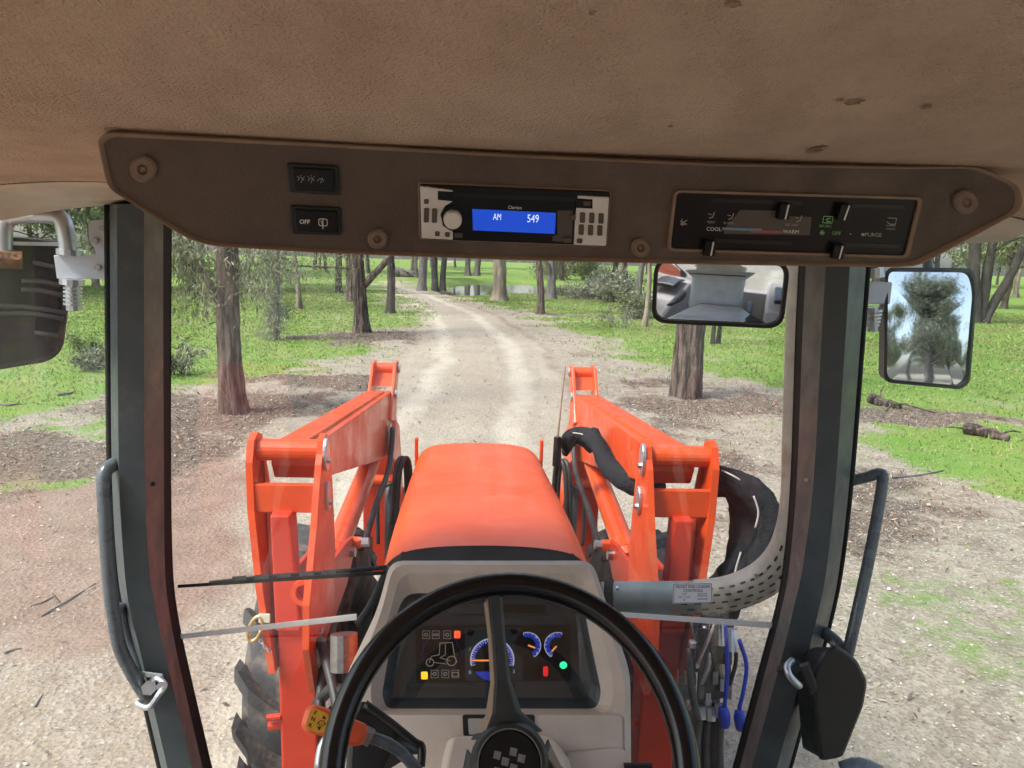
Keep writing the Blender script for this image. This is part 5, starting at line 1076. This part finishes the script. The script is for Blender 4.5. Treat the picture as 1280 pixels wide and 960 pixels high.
# ================================================================== FRONT LOADER
ld = root('front_loader', (0, 3.0, 0), 'orange front loader with two boom arms either side of the bonnet', 'loader')
XC = .555
def plate(pts_yz, x0, x1): return MB().loops([[Vector((x0, y, z)) for y, z in pts_yz], [Vector((x1, y, z)) for y, z in pts_yz]])
def zy(px, py, Y): return P(px, py, Y).z
zt = 1.735
for s in (-1, 1):
    pc = {}
    # upright: square post with two side plates that carry the boom pivot
    po = MB().hexa([(s * .482, 1.95, .30), (s * .592, 1.95, .30), (s * .592, 2.07, .30), (s * .482, 2.07, .30)], [(s * .482, 1.95, 1.32), (s * .592, 1.95, 1.32), (s * .592, 2.07, 1.32), (s * .482, 2.07, 1.32)]).mk('upright_post', 'orange_red', ld, bevel=.008)
    MB().hexa([(s * .520, 1.93, 1.18), (s * .592, 1.93, 1.18), (s * .592, 1.97, 1.18), (s * .520, 1.97, 1.18)], [(s * .548, 1.955, 1.52), (s * .605, 1.955, 1.52), (s * .605, 2.03, 1.52), (s * .548, 2.03, 1.52)]).mk('stiffener', 'orange_red', po, bevel=.006)
    for (xa, xb, nm_) in ((.465, .483, 'inner'), (.660, .680, 'outer')):
        prof = [(1.93, 1.05), (2.10, 1.05), (2.16, 1.35), (2.13, 1.58), (2.10, 1.70)] + [(2.055 + .05 * math.cos(R(a)), zt - .05 + .05 * math.sin(R(a))) for a in (0, 45, 90, 135, 180)] + [(1.995, 1.66), (1.985, 1.52), (1.945, 1.30)]
        if nm_ == 'inner':
            prof = [(1.86, 1.03), (2.10, 1.03)] + prof[2:10] + [(1.985, 1.66), (1.915, 1.50), (1.815, 1.32), (1.80, 1.20)]
            V0 = [Vector((s * xa + s * (.0 if z > 1.2 else .0), y, z)) for y, z in prof]; V1 = [Vector((s * xb, y, z)) for y, z in prof]
        else:
            sq = lambda z: 0.0 if z > 1.55 else -(1.55 - z) * .13
            V0 = [Vector((s * (xa + sq(z)), y, z)) for y, z in prof]; V1 = [Vector((s * (xb + sq(z)), y, z)) for y, z in prof]
        MB().loops([V0, V1]).mk('side_plate', 'orange', po, bevel=.004)
    MB().tube([(s * .46, 2.055, zt - .052), (s * .686, 2.055, zt - .052)], .032, 20).mk('pivot_tube', 'orange', po, smooth=False, bevel=.002)
    MB().box((s * .571, 2.005, 1.555), (.178, .02, .085)).mk('cross_plate', 'orange', po, bevel=.004)
    for (y_, z_, r_) in ((2.03, zt - .055, .046), (2.045, zt - .185, .042), (1.90, 1.13, .04)):
        oc = [(y_ + (.62 * r_) * math.cos(R(a)), z_ + r_ * (1 if math.sin(R(a)) > 0 else 1.1) * math.sin(R(a))) for a in range(0, 360, 20)]
        pin = plate(oc, s * .465, s * .455).mk('pin_plate', 'zinc', po, bevel=.002)
        MB().tube([(s * .456, y_ - .008, z_ - .018), (s * .446, y_ - .008, z_ - .018)], .009, 6).mk('pin_bolt', 'steel', pin)
    MB().loops([[Vector((s * .505 + .040 * math.cos(R(a)), 1.925, 1.30 + .040 * math.sin(R(a)))) for a in range(0, 360, 20)], [Vector((s * .505 + .040 * math.cos(R(a)), 1.965, 1.30 + .040 * math.sin(R(a)))) for a in range(0, 360, 20)], [Vector((s * .505 + .026 * math.cos(R(a)), 1.965, 1.30 + .026 * math.sin(R(a)))) for a in range(0, 360, 20)], [Vector((s * .505 + .026 * math.cos(R(a)), 1.925, 1.30 + .026 * math.sin(R(a)))) for a in range(0, 360, 20)]], closed=True).mk('lock_ring', 'orange', po)
    # boom: tapering box arm to the knee, then down
    za, zb_ = 1.695, 1.525; ya, yb = 2.04, 3.86
    arm_prof = [(ya + .035, za - .02), (ya + .05, za), (yb - .1, zb_ + .010), (yb, zb_), (yb + .14, zb_ - .06), (yb + .55, .62), (yb + .60, .42), (yb + .40, .42), (yb + .10, .95), (yb - .06, 1.215), (yb - .30, 1.235), (yb - .7, 1.325), (ya + .25, 1.535), (ya + .06, 1.585), (ya + .035, 1.63)]
    ar = plate(arm_prof, s * .497, s * .632).mk('boom_arm', 'orange', ld, bevel=.006)
    MB().hexa([(s * .522, ya + .06, za - .006), (s * .598, ya + .06, za - .006), (s * .598, yb - .12, zb_ + .005), (s * .522, yb - .12, zb_ + .005)], [(s * .526, ya + .06, za + .010), (s * .594, ya + .06, za + .010), (s * .594, yb - .12, zb_ + .022), (s * .526, yb - .12, zb_ + .022)]).mk('top_rib', 'orange', ar, bevel=.003)
    # knee bracket with linkage pin
    for xx_ in (.482, .604):
        plate([(yb - .16, zb_ - .12), (yb - .04, zb_ + .03), (yb + .06, zb_ + .14), (yb + .16, zb_ + .145), (yb + .20, zb_ + .10), (yb + .10, zb_ - .02), (yb + .06, zb_ - .20)], s * xx_, s * (xx_ + .016)).mk('knee_plate', 'orange', ar, bevel=.003)
    MB().tube([(s * .478, yb + .13, zb_ + .105), (s * .625, yb + .13, zb_ + .105)], .030, 16).mk('linkage_pin', 'orange', ar)
    MB().hexa([(s * .498, yb + .02, zb_ + .02), (s * .604, yb + .02, zb_ + .02), (s * .604, yb + .03, zb_ + .02), (s * .498, yb + .03, zb_ + .02)], [(s * .498, yb + .12, zb_ + .09), (s * .604, yb + .12, zb_ + .09), (s * .604, yb + .13, zb_ + .09), (s * .498, yb + .13, zb_ + .09)]).mk('knee_web', 'orange', ar)
    for (y_, z_) in ((yb + .13, zb_ + .105), (yb - .02, zb_ - .01)): MB().tube([(s * .480, y_, z_), (s * .470, y_, z_)], .026, 14).mk('pin_plate', 'zinc', ar)
    # inner knee gusset and lower link frame
    plate([(yb - .38, 1.27), (yb - .16, 1.40), (yb - .02, 1.34), (yb + .22, .80), (yb + .08, .74), (yb - .18, 1.18)], s * .455, s * .475).mk('inner_gusset', 'orange', ar, bevel=.004)
    MB().hexa([(s * .47, yb + .02, .45), (s * .66, yb + .02, .45), (s * .66, yb + .05, .45), (s * .47, yb + .05, .45)], [(s * .47, yb - .02, 1.02), (s * .66, yb - .02, 1.02), (s * .66, yb + .01, 1.02), (s * .47, yb + .01, 1.02)]).mk('lower_frame', 'orange_red', ar, bevel=.008)
    MB().tube([(s * .47, yb - .02, 1.03), (s * .66, yb - .02, 1.03)], .028, 14).mk('frame_tube', 'orange', ar)
    # lift cylinder
    c0 = Vector((s * .548, 2.56, 1.155)); c1 = Vector((s * .555, 3.66, 1.262)); lc = MB().tube([c0, c0.lerp(c1, .86)], .045, 24).mk('lift_cylinder', 'orange', ld, smooth=False, bevel=.003)
    MB().tube([c0.lerp(c1, .85), c1], .024, 16).mk('piston_rod', 'steel', lc, smooth=True)
    MB().tube([c0 + Vector((-s * .075, -.0, 0)), c0 + Vector((s * .075, 0, 0))], .020, 14).mk('cylinder_pin', 'steel', lc)
    MB().tube([c0 - Vector((0, .006, 0)), c0 - Vector((0, .035, .004))], [.045, .030], 20).mk('cylinder_cap', 'orange', lc)
    MB().box(c0 + Vector((-s * .062, .06, .012)), (.05, .04, .035)).mk('port_block', 'orange', lc, bevel=.004)
    MB().tube([c0 + Vector((-s * .075, .06, .012)), c0 + Vector((-s * .115, .06, .014))], .019, 8).mk('hose_fitting', 'zinc', lc)
    plate([(2.05, 1.02), (2.05, 1.28), (2.50, 1.22), (2.62, 1.19), (2.62, 1.11), (2.5, 1.06)], s * .590, s * .606).mk('cylinder_bracket', 'orange_red', po, bevel=.004)
    plate([(2.05, 1.02), (2.05, 1.28), (2.50, 1.22), (2.62, 1.19), (2.62, 1.11), (2.5, 1.06)], s * .492, s * .506).mk('cylinder_bracket', 'orange_red', po, bevel=.004)
    MB().tube([(s * .47, 1.98, .86), (s * .63, 1.96, .86)], .012, 10).mk('lock_pin', 'orange_red', po); MB().tube([(s * .59, 1.955, .895), (s * .63, 1.95, .895)], .010, 10).mk('lock_pin', 'orange_red', po)
    # bucket cylinder and hard pipe in front of the lower frame
    MB().tube([(s * .50, yb - .07, 1.02), (s * .50, yb - .09, .55)], .030, 14).mk('bucket_cylinder', 'hose_rubber', ld, smooth=True)
    MB().tube([(s * .455, yb - .12, 1.05), (s * .53, yb - .12, 1.02), (s * .56, yb - .12, .95), (s * .56, yb - .12, .70)], .011, 8, 4).mk('hard_pipe', 'hose_rubber', ld, smooth=True)
    # hose from the arm to the cylinder
    MB().tube([(s * .47, yb - .22, 1.36), (s * .458, yb - .30, 1.37), (s * .452, yb - .5, 1.24), c0 + Vector((-s * .10, .35, .06)), c0 + Vector((-s * .10, .06, .014))], .013, 10, 6).mk('hydraulic_hose', 'hose_rubber', ld, smooth=True)
    for k in range(2): MB().tube([(s * (.40 + .02 * k), 3.2, 1.02), (s * (.385 + .02 * k), 3.24, 1.26), (s * (.365 + .02 * k), 3.28, 1.315), (s * (.345 + .02 * k), 3.3, 1.26), (s * (.34 + .02 * k), 3.3, 1.02)], .011, 10, 6).mk('hydraulic_hose', 'hose_rubber', ld, smooth=True)
MB().tube([(-.62, 4.28, .78), (.62, 4.28, .78)], .06, 20).mk('cross_tube', 'orange', ld, smooth=True)
# retaining ring and chain of the left lock pin
rp_ = P(319, 786, 1.93); ch = root('retaining_ring', rp_, 'brass safety ring and pin with chain on the left loader post', 'pin')
ovr = [rp_ + Vector((.018 * math.cos(R(a)) + .010 * math.sin(R(a)), .004 * math.sin(R(a)), .036 * math.sin(R(a)))) for a in range(0, 360, 20)]
MB().tube(ovr + [ovr[0]], .0055, 8).mk('ring', 'brass', ch, smooth=True); MB().hexa([P(323, 767, 1.93), P(338, 767, 1.93), P(338, 779, 1.93), P(323, 779, 1.93)], [P(323, 767, 1.955), P(338, 767, 1.955), P(338, 779, 1.955), P(323, 779, 1.955)]).mk('pin_head', 'cream', ch, bevel=.003)
mb = MB()
def chain(a, b, sag, nlink, Y):
    for k in range(nlink):
        f = (k + .5) / nlink; p = Vector(a).lerp(Vector(b), f) + Vector((0, 0, -sag * 4 * f * (1 - f))); t = (Vector(b) - Vector(a)).normalized(); u_ = t.orthogonal().normalized(); v_ = t.cross(u_)
        if k % 2: u_ = v_
        L = [p + t * .008 * math.cos(R(q_)) + u_ * .0045 * math.sin(R(q_)) for q_ in range(0, 360, 45)]; mb.tube(L + [L[0]], .0017, 5)
chain(P(409, 771, 1.92), P(390, 810, 1.92), .01, 9, 0); chain(P(325, 800, 1.925), P(338, 815, 1.925), .004, 5, 0); mb.mk('chain', 'zinc', ch)
# ---- sleeved hose bundle on the right arm
hb = root('hose_bundle', P(880, 760, 1.95), 'thick black sleeved hydraulic hoses looping over the right loader arm', 'hose')
def hs(pts, r, m='hose_sleeve', name='sleeve', n_=18):
    mb = MB().tube(pts, [q_ * .84 for q_ in r] if isinstance(r, list) else r * .84, n_, 12); c = crom(pts, 12)
    for k, v in enumerate(mb.V):               # crumpled cloth sleeve
        a = c[k // n_]; d = v - a; i = k % n_; s_ = k // n_
        v += d * (.09 * math.sin(i * 1.05 + s_ * .35) * math.sin(s_ * .5 + i * .7) + .09 * math.sin(i * .7 - s_ * .22) + random.uniform(-.025, .025))
    return mb.mk(name, m, hb, smooth=True)
hs([P(706, 558, 3.05), P(714, 545, 3.0), P(730, 542, 2.95), P(746, 556, 2.8), P(762, 584, 2.6), P(790, 604, 2.4), P(824, 608, 2.3)], [.028, .034, .036, .040, .044, .044, .040])
hs([P(742, 542, 2.90), P(752, 560, 2.78), P(768, 585, 2.6), P(792, 598, 2.45)], .034)
hs([P(706, 566, 3.1), P(716, 552, 3.05), P(728, 552, 3.02), P(740, 562, 2.98)], .022)
hs([P(880, 592, 2.12), P(905, 596, 2.08), P(938, 612, 2.03), P(960, 642, 2.0), P(962, 680, 1.97), P(945, 712, 1.95), P(915, 745, 1.93), P(893, 790, 1.90)], [.034, .040, .046, .050, .052, .055, .05, .045])
hs([P(880, 600, 2.16), P(912, 606, 2.12), P(934, 640, 2.1), P(932, 680, 2.05), P(915, 715, 2.02), P(885, 755, 2.0), P(875, 800, 1.95)], [.030, .036, .044, .046, .046, .044, .04])
hs([P(885, 610, 2.2), P(915, 615, 2.16), P(926, 650, 2.12), P(918, 700, 2.1), P(900, 740, 2.05)], .036)
for pts in ([P(902, 588, 2.03), P(915, 594, 2.0), P(925, 600, 1.99)], [P(942, 620, 1.96), P(948, 640, 1.95), P(944, 660, 1.945)], [P(926, 690, 1.93), P(919, 715, 1.915), P(916, 738, 1.90)], [P(716, 541, 2.93), P(728, 543, 2.9), P(736, 550, 2.88)], [P(738, 541, 2.86), P(741, 548, 2.85), P(738, 556, 2.85)], [P(770, 603, 2.5), P(795, 612, 2.36), P(812, 612, 2.28)]):
    MB().tube(pts, .0028, 6, 4).mk('cable_tie', 'print_dim', hb, smooth=True)
MB().tube([P(795, 592, 2.40), P(797, 622, 2.38)], .009, 8).mk('hose_guide', 'orange', hb)
# ---- antenna
an = root('antenna', P(696, 580, 3.0), 'thin rod antenna on a black base right of the bonnet', 'antenna')
MB().tube([P(696, 582, 3.0), P(697, 546, 3.0)], [.020, .016], 12).mk('antenna_base', 'black_plastic', an); MB().tube([P(697, 548, 3.0), P(702, 500, 3.0), P(707, 457, 3.0)], [.0045, .0035, .0025], 6).mk('antenna_rod', 'trim_tan', an)
# ---- hydraulic couplers with blue caps
hc_ = root('hydraulic_couplers', P(890, 900, 1.75), 'cluster of hydraulic couplers and hoses with blue dust caps beside the right post', 'couplers')
MB().hexa([P(868, 790, 1.80), P(912, 785, 1.80), P(915, 870, 1.78), P(872, 880, 1.78)], [P(868, 790, 1.9), P(912, 785, 1.9), P(915, 870, 1.88), P(872, 880, 1.88)]).mk('valve_block', 'engine_dark', hc_, bevel=.008)
for (px, py, r, m) in ((898, 792, .020, 'steel'), (914, 800, .018, 'zinc'), (880, 800, .018, 'black_plastic'), (906, 815, .020, 'black_plastic')): MB().tube([P(px, py - 14, 1.80), P(px, py + 14, 1.78)], r, 14).mk('coupler', m, hc_)
for pts in ([P(907, 780, 1.76), P(909, 830, 1.745), P(907, 870, 1.74), P(905, 888, 1.735)], [P(924, 800, 1.76), P(933, 830, 1.75), P(930, 860, 1.74), P(924, 886, 1.735)]): MB().tube(pts, .0058, 8, 5).mk('cap_strap', 'blue_cap', hc_, smooth=True)
for (px, py) in ((905, 894), (925, 898)): MB().tube([P(px - 1, py - 10, 1.73), P(px, py, 1.725), P(px + 1, py + 12, 1.73)], [.012, .017, .014], 14, 3).mk('dust_cap', 'blue_cap', hc_, smooth=True)
for (px0, py0, px1, py1, r, m) in ((876, 880, 872, 980, .012, 'hose_rubber'), (886, 885, 884, 985, .013, 'hose_rubber'), (894, 880, 893, 985, .013, 'mirror_back'), (902, 880, 900, 985, .014, 'hose_rubber'), (862, 810, 872, 900, .010, 'hose_rubber')): MB().tube([P(px0, py0, 1.80), P((px0 + px1) / 2 - 3, (py0 + py1) / 2, 1.76), P(px1, py1, 1.72)], r, 10, 4).mk('hydraulic_hose', m, hc_, smooth=True)
for (px, py) in ((876, 890), (888, 892), (900, 888)): MB().tube([P(px, py - 8, 1.775), P(px, py + 8, 1.765)], .015, 8).mk('hose_ferrule', 'zinc', hc_)
for pts in ([P(895, 775, 1.78), P(885, 800, 1.76), P(872, 830, 1.75)], [P(870, 840, 1.78), P(868, 870, 1.77), P(858, 890, 1.76)]): MB().tube(pts, .005, 6, 4).mk('cable', 'steel', hc_, smooth=True)
for (px, py) in ((866, 805), (870, 830), (862, 880)): MB().box(P(px, py, 1.80), (.02, .02, .02)).mk('fitting', 'zinc', hc_, bevel=.004)

for k in range(7):
    a = P(864 + 8 * k, 776 + 3 * (k % 3), 1.84); b = P(858 + 9 * k, 838 + 9 * (k % 4), 1.79); MB().tube([a, a.lerp(b, .5) + Vector((.012 * (-1) ** k, -.02, 0)), b], .006 + .002 * (k % 3), 8, 4).mk('hydraulic_hose', ('hose_rubber', 'hose_sleeve', 'steel')[k % 3], hc_, smooth=True)
    MB().tube([b, b + Vector((0, -.004, -.035))], .011, 6).mk('hose_ferrule', 'zinc' if k % 2 else 'steel', hc_)
# ================================================================== SEAT (behind the viewer, seen in the mirror)
seat = root('driver_seat', (0, -.2, .96), 'grey cloth-covered driver seat seen in the interior mirror', 'seat')
def cushion(c, size, rot, name, bev): o = MB().box(c, size, rot).mk(name, 'seat_cloth', seat, bevel=bev, seg=4); o.data.shade_smooth(); return o
cushion((0, -.02, 1.45), (.50, .46, .13), Matrix.Rotation(R(5), 3, 'X'), 'seat_cushion', .05)
cushion((0, -.30, 1.74), (.46, .12, .52), Matrix.Rotation(R(12), 3, 'X'), 'backrest', .055)
cushion((0, -.37, 2.06), (.30, .10, .20), Matrix.Rotation(R(12), 3, 'X'), 'headrest', .045)
for s in (-1, 1):
    MB().box((s * .30, -.14, 1.62), (.06, .30, .05)).mk('armrest', 'black_plastic', seat, bevel=.02)
    MB().box((s * .60, -.62, 1.575), (.22, .30, .03)).mk('console_tray', 'black_plastic', seat, bevel=.01)
MB().tube([(-.46, -.05, 1.3), (-.45, .08, 1.62)], .012, 10).mk('lever_rod', 'steel', seat); MB().tube([(-.452, .06, 1.58), (-.448, .10, 1.68)], [.02, .024], 10).mk('lever_knob', 'black_plastic', seat)
MB().loops([[Vector((x, -.235, 1.96)) for x in (-.17, .17)] + [Vector((x, -.235, 1.95)) for x in (.17, -.17)], [Vector((x, -.24, 1.965)) for x in (-.17, .17)] + [Vector((x, -.24, 1.955)) for x in (.17, -.17)]]).mk('seam', 'black_plastic', seat)
MB().box((0, -.06, 1.18), (.36, .36, .40)).mk('seat_base', 'black_plastic', seat, bevel=.03)
for k, (x, y) in enumerate(((.52, .12), (.56, .02), (.60, -.10))): MB().tube([(x, y, 1.2), (x + .01, y + .03, 1.52)], .008, 8).mk('lever_rod', 'steel', seat); MB().tube([(x + .01, y + .03, 1.50), (x + .012, y + .035, 1.57)], [.016, .022], 10).mk('lever_knob', 'black_plastic', seat)
